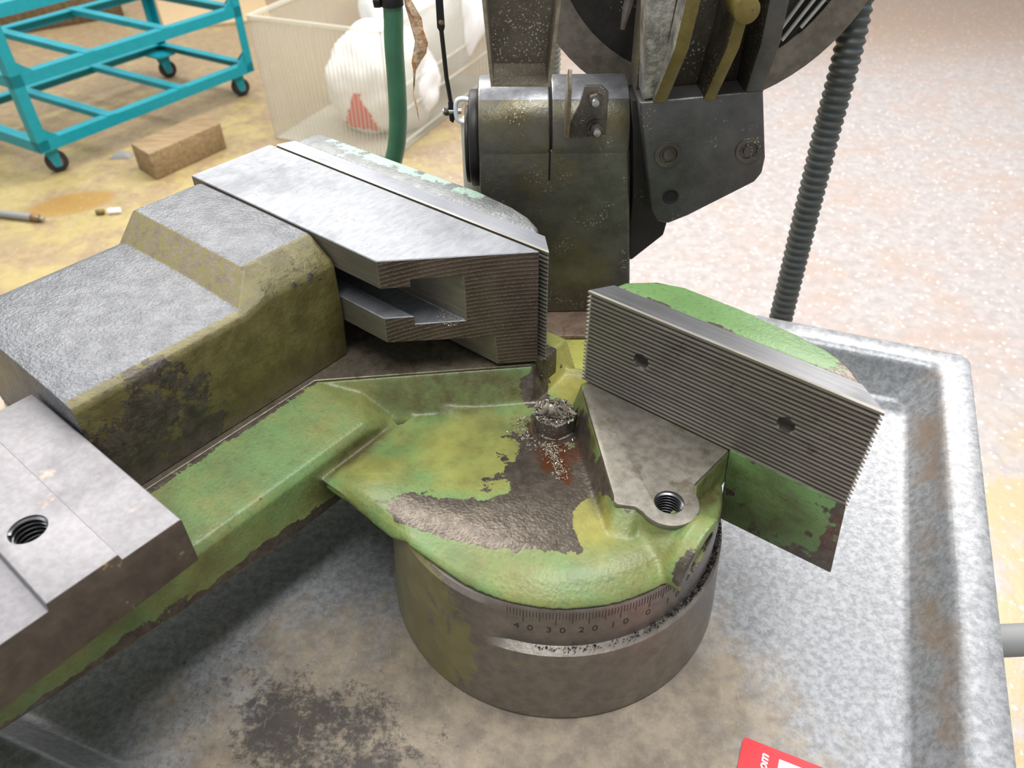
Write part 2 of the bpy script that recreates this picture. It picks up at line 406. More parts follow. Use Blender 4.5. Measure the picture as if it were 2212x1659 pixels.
def tray_mat():
    s = NT('tray_steel')
    n = s.noise(210, 7, 0.75); n2 = s.noise(520, 3, 0.6)
    col = s.mix(s.step(n, 0.34, 0.66), lin((112, 113, 115)), lin((150, 151, 153)))
    # brown oil stain round the vise base, black stain under the slide
    big = s.math('ADD', s.math('MULTIPLY', s.noise(14, 6, 0.7), 0.6), s.math('MULTIPLY', s.noise(90, 6, 0.75), 0.4))
    st = s.math('ADD', big, s.math('MULTIPLY', s.step(s.blob((-70, -130, 0), (250, 190, 80)), 0, 0.7), 0.36))
    st = s.math('ADD', st, s.math('MULTIPLY', s.step(s.blob((60, -100, 0), (170, 110, 80)), 0, 0.8), 0.16))
    br = s.step(st, 0.60, 0.86)
    col = s.mix(s.math('MULTIPLY', br, 0.8), col, s.mix(s.step(s.noise(60, 6, 0.7), 0.35, 0.65), lin((112, 98, 80)), lin((146, 130, 106))))
    bk = s.math('ADD', s.math('MULTIPLY_ADD', s.math('ADD', s.math('MULTIPLY', s.noise(26, 7, 0.78), 0.5), s.math('MULTIPLY', s.noise(150, 6, 0.8), 0.5)), 2.2, -0.62), s.math('MULTIPLY', s.step(s.blob((-112, -118, 0), (100, 76, 60), R(-30)), 0, 0.8), 0.27))
    bk = s.math('ADD', bk, s.math('MULTIPLY', s.step(s.blob((-180, -92, 0), (100, 52, 60), R(-30)), 0, 0.8), 0.20))
    m2 = s.step(bk, 0.66, 0.92)
    col = s.mix(s.math('MULTIPLY', m2, 0.82), col, lin((46, 42, 41)))
    # rusty line along the foot of the right-hand wall
    v = s.mapv(rot=(0, 0, R(21.35)))
    x = s.sep(v)
    ln = s.math('SUBTRACT', 1.0, s.step(s.math('ABSOLUTE', s.math('SUBTRACT', x[0], 0.2205)), 0.0, 0.012), clamp=True)
    ln = s.math('MULTIPLY', ln, s.step(s.noise(24, 4), 0.40, 0.62))
    col = s.mix(s.math('MULTIPLY', ln, 0.75), col, lin((134, 112, 90)))
    # hairline scratches
    sc = s.noise(1, 2, 0.5, 0.6, s.mapv(scale=(900, 90, 10), rot=(0, 0, 0.3)))
    col = s.mix(s.math('MULTIPLY', s.step(sc, 0.68, 0.74), 0.12), col, lin((226, 228, 230)))
    rr = s.fmix(br, 0.40, 0.52)
    nm = s.bump(s.math('ADD', n, n2), 0.10, 0.0008)
    return s.set(col, rr, 0.35, nm, 0.5)
M['tray'] = tray_mat()
M['head'] = grimy('saw_head_iron', (58, 51, 42), (84, 75, 64), 0.8, 480, 0.42, 0.35, (84, 76, 40))
M['head_plate'] = grimy('saw_head_plate', (76, 74, 72), (94, 92, 90), 0.2, 520, 0.36, 0.55)
M['head_rib'] = castiron('rib_worn', (120, 116, 108), (196, 192, 182), 0.4, 0.6, 420, 0.8)
M['head_olive'] = castiron('rib_olive', (104, 90, 42), (120, 106, 54), 0.45, 0.2, 300, 0.3, (70, 60, 44), 0.62, 70)
M['column'] = grimy('column_iron', (80, 77, 68), (104, 101, 90), 0.35, 560, 0.34, 0.55, (110, 100, 64))
M['column_top_lit'] = castiron('column_top_lit', (108, 108, 110), (136, 137, 140), 0.36, 0.6, 240, 0.25)  # paler copy of the column iron, with the overhead highlight in its colour
M['foot_brown'] = machined('foot_steel', (128, 108, 92), (150, 130, 112), 0.4, 0.5, (100, 100, 100), (100, 78, 60), 0.5)
M['foot_yellow'] = painted('foot_paint', ((176, 172, 92), (166, 166, 86)), ((132, 124, 112), (150, 142, 130)), 0.80, tex=0.15)
M['cover'] = castiron('blade_cover', (96, 89, 79), (122, 114, 104), 0.45, 0.45, 160, 0.4)
M['cover_in'] = grimy('cover_inside', (22, 19, 17), (38, 32, 27), 0.15, 400, 0.6, 0.1)
M['bright'] = simple('bright_steel', (186, 186, 184), 0.28, 0.85, var=0.15)
M['steel_edge'] = machined('chute_steel', (126, 116, 98), (154, 142, 122), 0.36, 0.7, (300, 300, 300))
M['chute'] = grimy('chute_inside', (84, 76, 64), (112, 104, 90), 0.95, 620, 0.5, 0.35)
M['hose'] = simple('green_rubber', (62, 112, 84), 0.38, 0, 0.5, 0.18)
M['black'] = simple('black_steel', (40, 38, 36), 0.45, 0.4, 0.5, 0.2)
M['cond'] = simple('grey_conduit', (72, 76, 75), 0.45, 0, 0.5, 0.15)
M['cond_light'] = simple('light_conduit', (164, 166, 158), 0.45)
M['grey'] = simple('grey_paint', (164, 162, 150), 0.5, 0, 0.5, 0.1)
M['white_clip'] = simple('white_clip', (226, 228, 228), 0.35)
M['cyan'] = simple('cyan_paint', (0, 142, 156), 0.42, 0, 0.5, 0.1)
M['rubber'] = simple('caster_rubber', (40, 38, 38), 0.6)
M['rust_red'] = simple('caster_hub', (140, 70, 44), 0.6)
M['red'] = simple('red_card', (222, 22, 34), 0.35)
M['white'] = simple('white_print', (244, 246, 246), 0.4)
M['debris'] = simple('grey_debris', (132, 132, 130), 0.6)
M['board'] = simple('tan_board', (190, 164, 126), 0.7, 0, 0.4, 0.1)
M['orange_board'] = simple('orange_plank', (176, 128, 56), 0.6, 0, 0.4, 0.2)
def wood(name, a, b):
    s = NT(name)
    w = s.noise(1, 6, 0.7, 0.3, s.mapv(scale=(9, 90, 90)))
    return s.set(s.mix(s.step(w, 0.3, 0.7), lin(a), lin(b)), 0.65, 0, s.bump(w, 0.3, 0.002), 0.3)
M['wood'] = wood('weathered_wood', (122, 100, 72), (158, 136, 102))
M['wood_dark'] = wood('dark_timber', (84, 66, 44), (120, 98, 66))
def plastic(name, c, rough, mixf):
    s = NT(name)
    rib = s.wave(1, 0.0, 0, 1, s.mapv(scale=(24, 24, 0.0)), 'BANDS', 'X')
    s.set(lin(c), rough, 0, None, 0.5)
    t = s.n('ShaderNodeBsdfTransparent')
    mx = s.n('ShaderNodeMixShader')
    mx.inputs[0].default_value = mixf
    s.t.links.new(t.outputs[0], mx.inputs[1]); s.t.links.new(s.b.outputs[0], mx.inputs[2])
    s.t.links.new(mx.outputs[0], s.out.inputs[0])
    return s.m
M['clear'] = plastic('clear_plastic', (206, 200, 184), 0.3, 0.14)
M['clear_rib'] = plastic('clear_rib', (216, 212, 198), 0.3, 0.42)
M['bag'] = simple('white_bag', (240, 240, 240), 0.45, 0, 0.5, 0.06, 0.3, 20)
M['bag_red'] = simple('red_print', (214, 62, 62), 0.5)
def gunk_mat():
    s = NT('dried_oil_film')
    n = s.noise(140, 5, 0.7)
    col = s.mix(s.step(n, 0.36, 0.62), lin((168, 112, 54)), lin((222, 200, 170)))
    return s.set(col, 0.45, 0, s.bump(n, 0.6, 0.002), 0.5)
M['gunk'] = gunk_mat()
def floor_mat():
    s = NT('workshop_floor')
    x = s.sep()
    nb = s.noise(1.6, 6, 0.65); ns = s.noise(7, 6, 0.7); nf = s.noise(34, 5, 0.7)
    # left: worn yellow paint on tan concrete; right: pale pinkish terrazzo
    tan = s.mix(s.step(nf, 0.3, 0.7), lin((136, 114, 84)), lin((156, 134, 102)))
    yel = s.mix(s.step(nf, 0.3, 0.7), lin((158, 144, 86)), lin((170, 152, 102)))
    near = s.step(x[1], 2.9, 1.9)
    ym = s.math('ADD', ns, s.math('MULTIPLY', near, 0.13))
    left = s.mix(s.math('MULTIPLY', s.step(ym, 0.52, 0.72), 0.85), tan, yel)
    left = s.mix(s.math('MULTIPLY', s.step(s.noise(4.5, 6, 0.7, 0.0, s.mapv(loc=(3, 1, 0))), 0.56, 0.66), 0.55), left, lin((142, 122, 92)))
    for c, r_ in (((-1330, 1810, -650), (190, 110, 60)), ):
        st = s.step(s.math('ADD', s.blob(c, r_, R(25)), s.math('MULTIPLY', s.noise(14, 4), 0.5)), 0.50, 0.62)
        left = s.mix(s.math('MULTIPLY', st, 0.75), left, s.mix(s.step(s.blob(c, r_, R(25)), 0.2, 0.5), lin((150, 132, 104)), lin((150, 112, 36))))
    right = s.mix(s.step(nf, 0.3, 0.7), lin((150, 142, 139)), lin((170, 163, 160)))
    right = s.mix(s.math('MULTIPLY', s.step(ns, 0.45, 0.7), 0.7), right, lin((164, 143, 130)))
    right = s.mix(s.math('MULTIPLY', s.step(x[1], 1.0, 0.55), s.step(ns, 0.4, 0.6)), right, lin((170, 152, 116)))
    right = s.mix(s.math('MULTIPLY', s.step(x[1], 2.6, 3.6), 0.8), right, lin((150, 122, 98)))
    m = s.step(s.math('ADD', x[0], s.math('MULTIPLY', s.math('SUBTRACT', nb, 0.5), 1.2)), -0.35, 0.35)
    col = s.mix(m, left, right)
    v = s.voro(58); rv = s.noise(104, 1)
    sp = s.math('MULTIPLY', s.math('LESS_THAN', v, 0.26), s.step(rv, 0.52, 0.58))  # pale floor specks, with out-of-focus sparkle put into the colour
    sp = s.math('MULTIPLY', sp, s.fmix(m, 0.18, 1.0))
    col = s.mix(s.math('MULTIPLY', sp, 0.6), col, lin((236, 228, 220)))
    nm = s.bump(s.math('ADD', nf, s.math('MULTIPLY', sp, 0.6)), 0.25, 0.004)
    return s.set(col, s.fmix(sp, s.fmix(m, 0.5, 0.32), 0.2), 0, nm, 0.5)
M['floor'] = floor_mat()

# ------------------------------------------------------------------ floor
FZ = -650
g = G(); g.add([(-7000, -1800, FZ), (7000, -1800, FZ), (7000, 8000, FZ), (-7000, 8000, FZ)], [(0, 1, 2, 3)])
g.add([(-7000, -1800, FZ - 40), (7000, -1800, FZ - 40), (7000, 8000, FZ - 40), (-7000, 8000, FZ - 40)], [(3, 2, 1, 0)])
fl = g.obj('floor', M['floor']); tag(fl, kind='structure')

# ------------------------------------------------------------------ coolant tray
TE = Vector((math.cos(-0.3726), math.sin(-0.3726), 0)); TN = Vector((-TE.y, TE.x, 0))
def tr(a, b, z):   # a = mm leftwards from the rear right corner, b = mm forwards
    p = Vector((336.2, 173.9, 0)) - TE * a - TN * b
    return (p.x, p.y, z)
LW, LD = 660, 520
tray = empty('coolant_tray', (0, 0, 0))
tag(tray, 'wide grey sheet steel coolant tray with folded rim under the green vise', 'tray')
def ring(i, z, rc=6, n=5):
    pts = []
    for (cx, cy, a0) in ((i + rc, i + rc, 180), (LW - i - rc, i + rc, 270), (LW - i - rc, LD - i - rc, 0), (i + rc, LD - i - rc, 90)):
        for k in range(n):
            a = R(a0 + 90 * k / (n - 1)); pts.append(tr(cx + rc * math.cos(a), cy + rc * math.sin(a), z))
    return pts
rings = [ring(30, -3, 8), ring(1.5, 8, 9), ring(0, 8, 9), ring(0, 27, 9), ring(1, 29.3, 9), ring(3, 30, 9), ring(18, 30, 10), ring(21, 29.3, 10), ring(23.5, 27.4, 10),
         ring(25, 24.5, 10), ring(38, 2.8, 12), ring(40, 0.8, 12), ring(44, 0, 12)]
g = G(); n = len(rings[0])
g.loft(rings, True)
to = g.obj('tray_pan', M['tray'], tray, smooth=40)
g = G(); g.loft([[tr(a, b, z) for a, b in ((120, 60), (560, 60), (560, 440), (120, 440))] for z in (FZ + 2, -3)])
g.obj('pedestal', M['grey'], tray, bevel=4)

# ------------------------------------------------------------------ vise frame
PHI = R(-39.3231)
def V2W(u, v, z):
    c, s_ = math.cos(PHI), math.sin(PHI)
    return (u * c - v * s_, u * s_ + v * c, z)

# swivel base drum
base = empty('swivel_base', (0, 0, 0), PHI)
tag(base, 'round dark iron drum base with an engraved degree scale under the green vise', 'vise base')
NB = 288
zs = [0, 1.5, 4, 20, 40, 56, 59.5, 62, 64, 70, 80, 85.5, 88]
def bodyR(z): return 100 - 6.2 * z / 88 - (2.2 if z < 1 else 0) - (max(0, z - 85.5) * 0.8)
def bandw(th):   # 1 inside the scale band
    a = math.degrees(th); a = (a + 180) % 360 - 180
    def ss(x, lo, hi):
        t = min(1, max(0, (x - lo) / (hi - lo))); return t * t * (3 - 2 * t)
    return ss(a, -80, -67) * (1 - ss(a, 40, 50))
rings = []
for z in zs:
    ring_ = []
    for k in range(NB):
        th = 2 * PI * k / NB; r = bodyR(z)
        w = bandw(th)
        if z > 59: r = r - (r - 91.6 + (0.6 if z > 87 else 0)) * w
        zz = z - (1.0 * w if z == 59.5 else 0)
        if 110 < math.degrees(th) < 244: zz = min(zz, 79.5 + 0.02 * z)
        ring_.append((r * math.cos(th), r * math.sin(th), zz))
    rings.append(ring_)
rings.append([(74 * math.cos(2 * PI * k / NB), 74 * math.sin(2 * PI * k / NB), 81.3 if 110 < 360 * k / NB < 244 else 88) for k in range(NB)])
rings.append([(74 * math.cos(2 * PI * k / NB), 74 * math.sin(2 * PI * k / NB), 70) for k in range(NB)])
g = G(); g.loft(rings, True)
g.obj('drum', M['base'], base, smooth=30)
# engraved degree marks and numerals, bent round the band
g = G()
def on_band(th, z, r=91.75): return (r * math.cos(th), r * math.sin(th), z)
for d in range(-12, 51):
    th = R(-24.0 - d); L_ = 9.5 if d % 10 == 0 else (7.5 if d % 5 == 0 else 5.0)
    w = R(0.085 if d % 5 else 0.11)
    z1 = 86.4
    vs = []
    for rr in (91.3, 91.78):
        vs += [on_band(th - w, z1 - L_, rr), on_band(th + w, z1 - L_, rr), on_band(th + w, z1, rr), on_band(th - w, z1, rr)]
    g.add(vs, [(4, 5, 6, 7), (0, 1, 5, 4), (1, 2, 6, 5), (2, 3, 7, 6), (3, 0, 4, 7)])
tk = g.obj('scale_marks', M['ink'], base); tag(tk, 'fine engraved degree lines', kind='stuff')
def text_mesh(txt, size, extr=0.0, shear=0.0, bold=0.0):
    c = bpy.data.curves.new('t', 'FONT'); c.body = txt; c.size = size; c.extrude = extr; c.align_x = 'CENTER'; c.align_y = 'CENTER'; c.shear = shear; c.offset = bold
    o = bpy.data.objects.new('t', c); COL.objects.link(o)
    dg = bpy.context.evaluated_depsgraph_get(); dg.update()
    me = bpy.data.meshes.new_from_object(o.evaluated_get(dg))
    bpy.data.objects.remove(o); bpy.data.curves.remove(c)
    return me
for txt, d in (('0', 0), ('10', 10), ('20', 20), ('30', 30), ('40', 40), ('10', -10)):
    me = text_mesh('  '.join(txt) if len(txt) > 1 else txt, 6.4)
    for v in me.vertices:
        th = R(-24.0 - d) + v.co.x / 91.7
        v.co = Vector(on_band(th, 72.2 + v.co.y, 91.72)) / 1000
    me.materials.append(M['ink'])
    o = link('scale_numeral', me, base)
    m = o.modifiers.new('s', 'SOLIDIFY'); m.thickness = 0.0002; m.offset = -1

# vise body
vise = empty('bench_vise', V2W(0, 0, 88), PHI)
tag(vise, 'green painted cast iron saw vise with ribbed jaws, paint chipped to bare metal', 'vise')
class VObj:
    pass
def vo(o):   # vise-local z measured from the tray: the empty stands at z = 88
    o.data.transform(Matrix.Translation((0, 0, -0.088))); return o
def swivel_casting():
    g = G()
    # turntable: dished top sloping down towards the pivot bolt
    n = 96; rings = []
    def top(u, v):
        t = (-u + v) / 1.4142
        return 100.3 - 13.8 * min(1, max(0, (t + 62) / 96))
    for rr, kz in ((89.5, 88.6), (91, 89.0), (90.6, 90.2), (88.6, 92.2), (85, 0.42), (80, 0.70), (75, 0.88), (70, 0.97), (64, 1.0), (58, 1.0), (50, 1.0), (30, 1.0), (8, 1.0)):
        ring_ = []
        for k in range(n):
            th = 2 * PI * k / n; u, v = rr * math.cos(th), rr * math.sin(th)
            if u < 0 and v < 0 and rr > 40:     # straight side running from the turntable to the bed
                e = rr / max(abs(u) / 1.22, abs(v)); e = 1 + (e - 1) * min(1, (rr - 40) / 20); u *= e; v *= e
                v *= 1 - 0.05 * min(1, max(0, (-u - 20) / 60)); u = max(u, -100.0)
            if kz > 2: z = kz
            else:
                sc_ = min(1.0, 66 / rr); tz = max(86.5, top(u * sc_, v * sc_)); z = 90.4 + kz * (tz - 90.4)
                if rr > 62 and not (112 < math.degrees(th) < 242): z = max(z, 90.2)
            if u < -72 and v < 0:
                w_ = min(1, (-72 - u) / 24); w_ = w_ * w_ * (3 - 2 * w_)
                if kz != 88.6: z = z - w_ * 3.0
            if u < -30 and v < 62:
                w2 = min(1, (-30 - u) / 14)
                if kz > 2: z -= w2 * {88.6: 8.0, 89.0: 7.6, 90.2: 6.0, 92.2: 4.0}[kz]
                if kz <= 1: z = max(z, 84.5)
            ring_.append((u, v, z))
        rings.append(ring_)
    rings = [[(60 * math.cos(2 * PI * k / n), 60 * math.sin(2 * PI * k / n), 80) for k in range(n)], [(72.5 * math.cos(2 * PI * k / n), 72.5 * math.sin(2 * PI * k / n), 80) for k in range(n)],
             [(72.5 * math.cos(2 * PI * k / n), 72.5 * math.sin(2 * PI * k / n), 80.4 if 112 < 360 * k / n < 242 else 88.5) for k in range(n)]] + rings
    g.loft(rings)
    # lobe between turntable and bed
    g.prism([(-125, -20), (-125, -82), (-104, -81), (-82, -81), (-56, -83), (-48, -84), (-62, -70), (-88, -30)], 78, 85.0,
            [(-125, -20), (-125, -86), (-104, -86), (-82, -86.5), (-56, -86.5), (-48, -86.5), (-62, -70), (-88, -30)])
    # table block with the 45 degree drafted wall
    g.prism([(-292, -420), (-140, -420), (-137, -56), (-44, 37), (-44, 84), (-292, 84)], 80, 106.5, [(-292, -420), (-149.5, -420), (-149.5, -46.5), (-55, 48), (-55, 84), (-292, 84)])
    # bed side: sloping top face, ridge, steep side rising to the free end
    rings = []
    for v, zb in ((-420, 96), (-268, 75.5), (-172, 62.5), (-110, 56.5), (-46, 56)):
        rings.append([(-180, v, zb + 2), (-112, v, zb), (-102.5, v, zb + 3), (-104.5, v, max(93, zb + 5)), (-108, v, max(97, zb + 8)), (-149.5, v, 107.2), (-180, v, 107)])
    rings.append([(-180, -14, 60), (-112, -22, 60), (-103, -24, 62), (-105, -24, 82), (-110, -22, 85), (-149.5, -14, 102), (-180, -14, 106)])
    g.loft(rings)
    # lug body with the drafted 45 degree face
    top_ = [(-20, 50), (-15, 44), (45, -14.5), (50, -17), (58, -12.5)] + [(69 + 14.6 * math.cos(R(a)), -0.5 + 14.6 * math.sin(R(a))) for a in (-120, -90, -60, -30, 0, 30)] + [(77, 14), (73.5, 21), (75.5, 53), (70, 84), (-10, 84)]
    bot_ = [(-24, 42), (-21, 40), (61, -50), (67, -47), (70, -36)] + [(72 + 16 * math.cos(R(a)), -8 + 16 * math.sin(R(a))) for a in (-100, -80, -60, -30, 0, 30)] + [(79, 12), (77, 20), (77, 53), (70, 84), (-20, 84)]
    g.prism(bot_, 84, 109, top_)
    # clamp boss, its axis along the fence
    rings = []
    for u, k, dz in ((54, 0.62, -3.5), (80, 0.78, -2.5), (86, 0.97, 0), (93.8, 1.0, 0)):
        rings.append([(u, -11.5 + k * (16.6 * math.cos(t) - 6.8 * math.sin(t)), 99.0 + dz + k * (11.6 * math.cos(t) + 9.2 * math.sin(t))) for t in [2 * PI * q / 28 for q in range(28)]])
    g.loft(rings)
    o = g.obj('swivel_casting', M['casting'], vise)
    remesh(o, 1.1, 5)
    c = G(); rings = []
    for u in (72, 97):
        rings.append([(u, -11.0 + 11.2 * math.cos(t) - 3.6 * math.sin(t), 98.6 + 7.8 * math.cos(t) + 5.0 * math.sin(t)) for t in [2 * PI * q / 28 for q in range(28)]])
    c.loft(rings)
    c.cyl((69, -0.5, 90), (69, -0.5, 120), 7.6, 28)
    cut(o, c); o.data.shade_smooth(); o.data.set_sharp_from_angle(angle=R(50))
    return o
cast = vo(swivel_casting())
# machined slideway on the table
g = G(); g.prism([(-291, -415), (-149.3, -415), (-149.3, -46.3), (-55.4, 47.6), (-55.4, 50), (-291, 50)], 106.4, 108)
vo(g.obj('slideway', M['table'], vise, bevel=0.35, seg=1))
# machined lug pad with a threaded hole
pad = [(-15.5, 51.5), (-15, 44), (45, -14.3), (47, -17.2), (49.2, -17.8), (52, -16.4), (57, -13.5)] + [(69 + 15.2 * math.cos(R(a)), -0.5 + 15.2 * math.sin(R(a))) for a in range(-118, 31, 12)] + [(79.5, 10.5), (75.5, 14), (73, 18.5), (75.2, 50), (75.2, 51.5)]
g = G(); g.prism(pad, 107.5, 111.2)
lp = g.obj('lug_pad', M['lug'], vise, bevel=0.6)
c = G(); c.cyl((69, -0.5, 100), (69, -0.5, 120), 7.6, 36); cut(lp, c); lp.data.shade_smooth(); lp.data.set_sharp_from_angle(angle=R(30)); vo(lp)
def thread(cx, cy, z0, z1, r, pitch, depth, name, parent, mat):
    g = G(); n = 36; prof = [(0, r), (0.3, r), (0.5, r - depth), (0.8, r - depth), (1.0, r)]
    steps = int((z1 - z0) / pitch * n); rings = []
    for i in range(steps + 1):
        th = 2 * PI * i / n; zz = z0 + pitch * i / n
        rings.append([(cx + rr * math.cos(th), cy + rr * math.sin(th), zz + pitch * (t - 0.5)) for t, rr in prof])
    vs = [p for r_ in rings for p in r_]; m = len(prof); fs = []
    for j in range(len(rings) - 1):
        for i in range(m - 1):
            a = j * m + i; fs.append((a, a + 1, a + 1 + m, a + m))
    g.add(vs, fs)
    return g.obj(name, mat, parent, smooth=30)
vo(thread(69, -0.5, 92, 110, 7.55, 2.0, 1.0, 'screw_thread', vise, M['thread']))
# left and right fence castings
lf = [(-281.5, 65), (-281.5, 80), (-277, 85.5), (-250, 87), (-129, 86), (-98, 82.5), (-84, 78.5), (-71, 71.5), (-66, 65)]
g = G(); g.prism([(-283, 65), (-284, 90), (-277, 98), (-129, 98), (-98, 92), (-80, 82), (-62, 72), (-60, 65)], 88, 187.6, lf and [(-281.5, 65), (-281.5, 80), (-277, 85.5), (-129, 86), (-98, 82.5), (-83, 78.5), (-70, 71.5), (-66, 65)])
o = g.obj('jaw_casting', M['jaw_grey'], vise, bevel=2.5, seg=3); vo(o); tag(o, 'bare grey rough-cast left jaw backing')
g = G(); g.box((-290, 50.5, 84), (-49.5, 66, 112))
vo(g.obj('jaw_foot', M['head'], vise, bevel=1.2))
rt = [(-12, 65.5), (-9.5, 73), (3.8, 84.2), (18.6, 88.7), (52, 88.4), (84, 85), (102, 81.7), (113, 77), (119, 72), (125, 65.5)]
g = G()
g.loft([[(x, y, z) for x, y in p] for z, p in ((84, [(-12, 65.5), (-10, 76), (3, 90), (18, 96), (52, 96), (84, 94), (100, 90), (116, 82), (124, 74), (126, 65.5)]), (112, [(-12, 65.5), (-10, 76), (3, 88), (18, 94), (52, 94), (84, 92), (100, 88), (114, 81), (121, 73), (125, 65.5)]), (173.2, rt))])
o = g.obj('jaw_casting', M['jaw_green'], vise, bevel=1.5, seg=3); vo(o); tag(o, 'green painted right jaw backing with chipped patches')
g = G(); g.loft([[(75.6, 51.2, 112), (139.6, 51.2, 112), (145, 51.5, 60.5), (78.5, 51.5, 57.5)], [(75.6, 88, 112), (112, 88, 112), (116, 88, 66), (78.5, 88, 62)]])
o = g.obj('jaw_apron', M['jaw_green'], vise, bevel=1.2, seg=2); vo(o)
# serrated jaw plates
def jaw_plate(u0f, u1f, u0b, u1b, z0, z1, vf, vb, nt, name, topmat, holes):
    pr = [(vb, z0), (vb, z1), (vf + 1.2, z1), (vf + 0.2, z1 - 0.6), (vf + 0.2, z1 - 2.2)]
    zt = z1 - 2.2; p = (zt - z0) / nt
    for i in range(nt):
        a = zt - i * p
        pr += [(vf + 1.9, a - p * 0.18), (vf + 1.9, a - p * 0.42), (vf + 0.05, a - p * 0.66), (vf, a - p * 0.98)]
    def at(t):
        ring_ = []
        for v, z in pr:
            k = (v - vf) / (vb - vf)
            uf = u0f + (u1f - u0f) * t; ub = u0b + (u1b - u0b) * t
            ring_.append((uf + (ub - uf) * k, v, z))
        return ring_
    g = G(); g.loft([at(0), at(1)])
    o = g.obj(name, M['plate'], vise)
    if holes:
        c = G()
        for hu, hz in holes: c.cyl((hu, vf - 5, hz), (hu, vf + 8, hz), 4.7, 28)
        cut(o, c)
    o.data.materials.append(topmat)
    for f in o.data.polygons:
        if f.normal.z > 0.9 and f.center.z * 1000 > z1 - 0.5: f.material_index = 1
    return vo(o)
o = jaw_plate(-21, 139.8, -12.5, 124.5, 111.4, 174, 51.9, 65.2, 22, 'jaw_plate', M['plate_top'], [(16.5, 143), (100, 143.6)])
tag(o, 'ribbed steel jaw face with two bolt holes')
o = jaw_plate(-286.6, -47.6, -281.5, -60, 112, 188.2, 51.9, 64.6, 27, 'jaw_plate', M['plate_top_bright'], [])
tag(o, 'ribbed steel jaw face behind the jaw block')
# pivot bolt
pb = empty('pivot_bolt', (-0, 0, 0)); pb.parent = vise; pb.location = (-0.0235, 0.0285, 0)
g = G(); g.lathe([(10.2, 84.0), (15.2, 84.0), (15.2, 86.6), (14.6, 87.2), (10.2, 87.2)], 40)
vo(g.obj('washer', M['washer'], pb, smooth=30))
g = G(); g.prism(circ(0, 0, 13.0, 40), 86, 89.2).prism(circ(0, 0, 13.2, 6, 12, 372), 88.5, 99, circ(0, 0, 12.8, 6, 12, 372))
vo(g.obj('bolt_head', M['bolt'], pb, bevel=0.7))

# ------------------------------------------------------------------ sliding jaw
slide = empty('sliding_jaw', V2W(0, 0, 108), PHI)
tag(slide, 'grey rough-cast sliding vise jaw carrying a machined steel block with a slot', 'sliding jaw')
def so(o): o.data.transform(Matrix.Translation((0, 0, -0.108))); return o
def prof(lo, hi, right, topr, k):
    # (u, z) outline of the carrier, k = 1 on the raised pad
    if k: return [(-153.2, 108.3), (-150.4, 140), (-150.6, 173.5), (-152.6, 177), (-167.4, 187.2), (-170, 188.2), (-222, 188.4), (-276, 188.0), (-279.5, 186), (-280, 108.3)]
    return [(-153.2, 108.3), (-150.4, 140), (-150.6, 169.5), (-152.5, 172.4), (-157, 173.6), (-176, 174.6), (-222, 175.4), (-268, 174.0), (-279.3, 170.0), (-280, 108.3)]
secs = [(-173.5, 0), (-150, 0), (-100, 0), (-80, 0), (-77.5, 0), (-62.6, 1), (-60.5, 1), (-40, 1), (-17.5, 1), (-15.2, 1)]
g = G(); rings = []
for i, (v, k) in enumerate(secs):
    pr = prof(0, 0, 0, 0, k)
    if i == len(secs) - 1: pr = [(u + (1.2 if u < -200 else -1.2), z - (0.8 if z > 150 else 0)) for u, z in pr]
    rings.append([(u, v, z) for u, z in pr])
g.loft(rings)
ca = g.obj('carrier', M['carrier'], slide, bevel=0.8, seg=2, smooth=38); so(ca)
ca.data.materials.append(M['carrier_side']); ca.data.materials.append(M['carrier_step'])
for f in ca.data.polygons:
    if f.normal.z < 0.55:
        if f.normal.x > 0.5 or f.normal.y > 0.7 or (f.normal.x < -0.5): f.material_index = 1
    elif f.normal.x > 0.25: f.material_index = 1
    if f.normal.y < -0.45 and -0.082 < f.center.y < -0.058: f.material_index = 2
pf = [(-13.9, 188.2), (49.6, 188.2), (49.6, 110.6), (32, 110.6), (31, 131.6), (-14.0, 132.8), (-14.0, 150.6), (-1.5, 150.6), (-1.5, 145.1), (19.3, 145.1), (19.3, 175.1), (-1.5, 175.2), (-1.5, 170.3), (-14, 170.3)]
g = G(); g.loft([[(-290.3, v, z) for v, z in pf], [(v - 101.9, v, z) for v, z in pf]])
bl = g.obj('jaw_block', M['block'], slide, bevel=0.5, seg=1); so(bl)
bl.data.materials.append(M['sawn']); bl.data.materials.append(M['block_side'])
for f in bl.data.polygons:
    if f.normal.x > 0.6 and f.normal.y < -0.5: f.material_index = 1
    elif f.normal.z < 0.6: f.material_index = 2

# ------------------------------------------------------------------ clamp bar across the bed
cb = empty('clamp_bar', V2W(-131, -230, 133), PHI)
tag(cb, 'thick flat steel clamp bar with a threaded hole at the left foreground', 'clamp bar')
def co(o): o.data.transform(Matrix.Translation((0.131, 0.230, -0.133))); return o
pr = [(-174.6, 132.6), (-174.6, 159.2), (-175.4, 160), (-201, 160), (-201.4, 163.6), (-230, 163.6), (-230.6, 159.6), (-310, 159.6), (-310, 129.5)]
g = G(); g.loft([[(-195.5, v, z) for v, z in pr], [(-67, v, z) for v, z in pr]])
bo = g.obj('bar', M['bar_top'], cb, bevel=2.0, seg=3)
c = G(); c.cyl((-107.5, -217.5, 120), (-107.5, -217.5, 170), 7.6, 36); cut(bo, c)
bo.data.shade_smooth(); bo.data.set_sharp_from_angle(angle=R(30))
bo.data.materials.append(M['bar_side'])
for f in bo.data.polygons:
    if f.normal.x > 0.6: f.material_index = 1
co(bo)
co(thread(-107.5, -217.5, 134, 162, 7.55, 2.4, 1.1, 'screw_thread', cb, M['thread']))
g = G(); g.box((-190, -300, 110), (-153, -182, 131)); co(g.obj('bar_foot', M['bar_side'], cb, bevel=1))

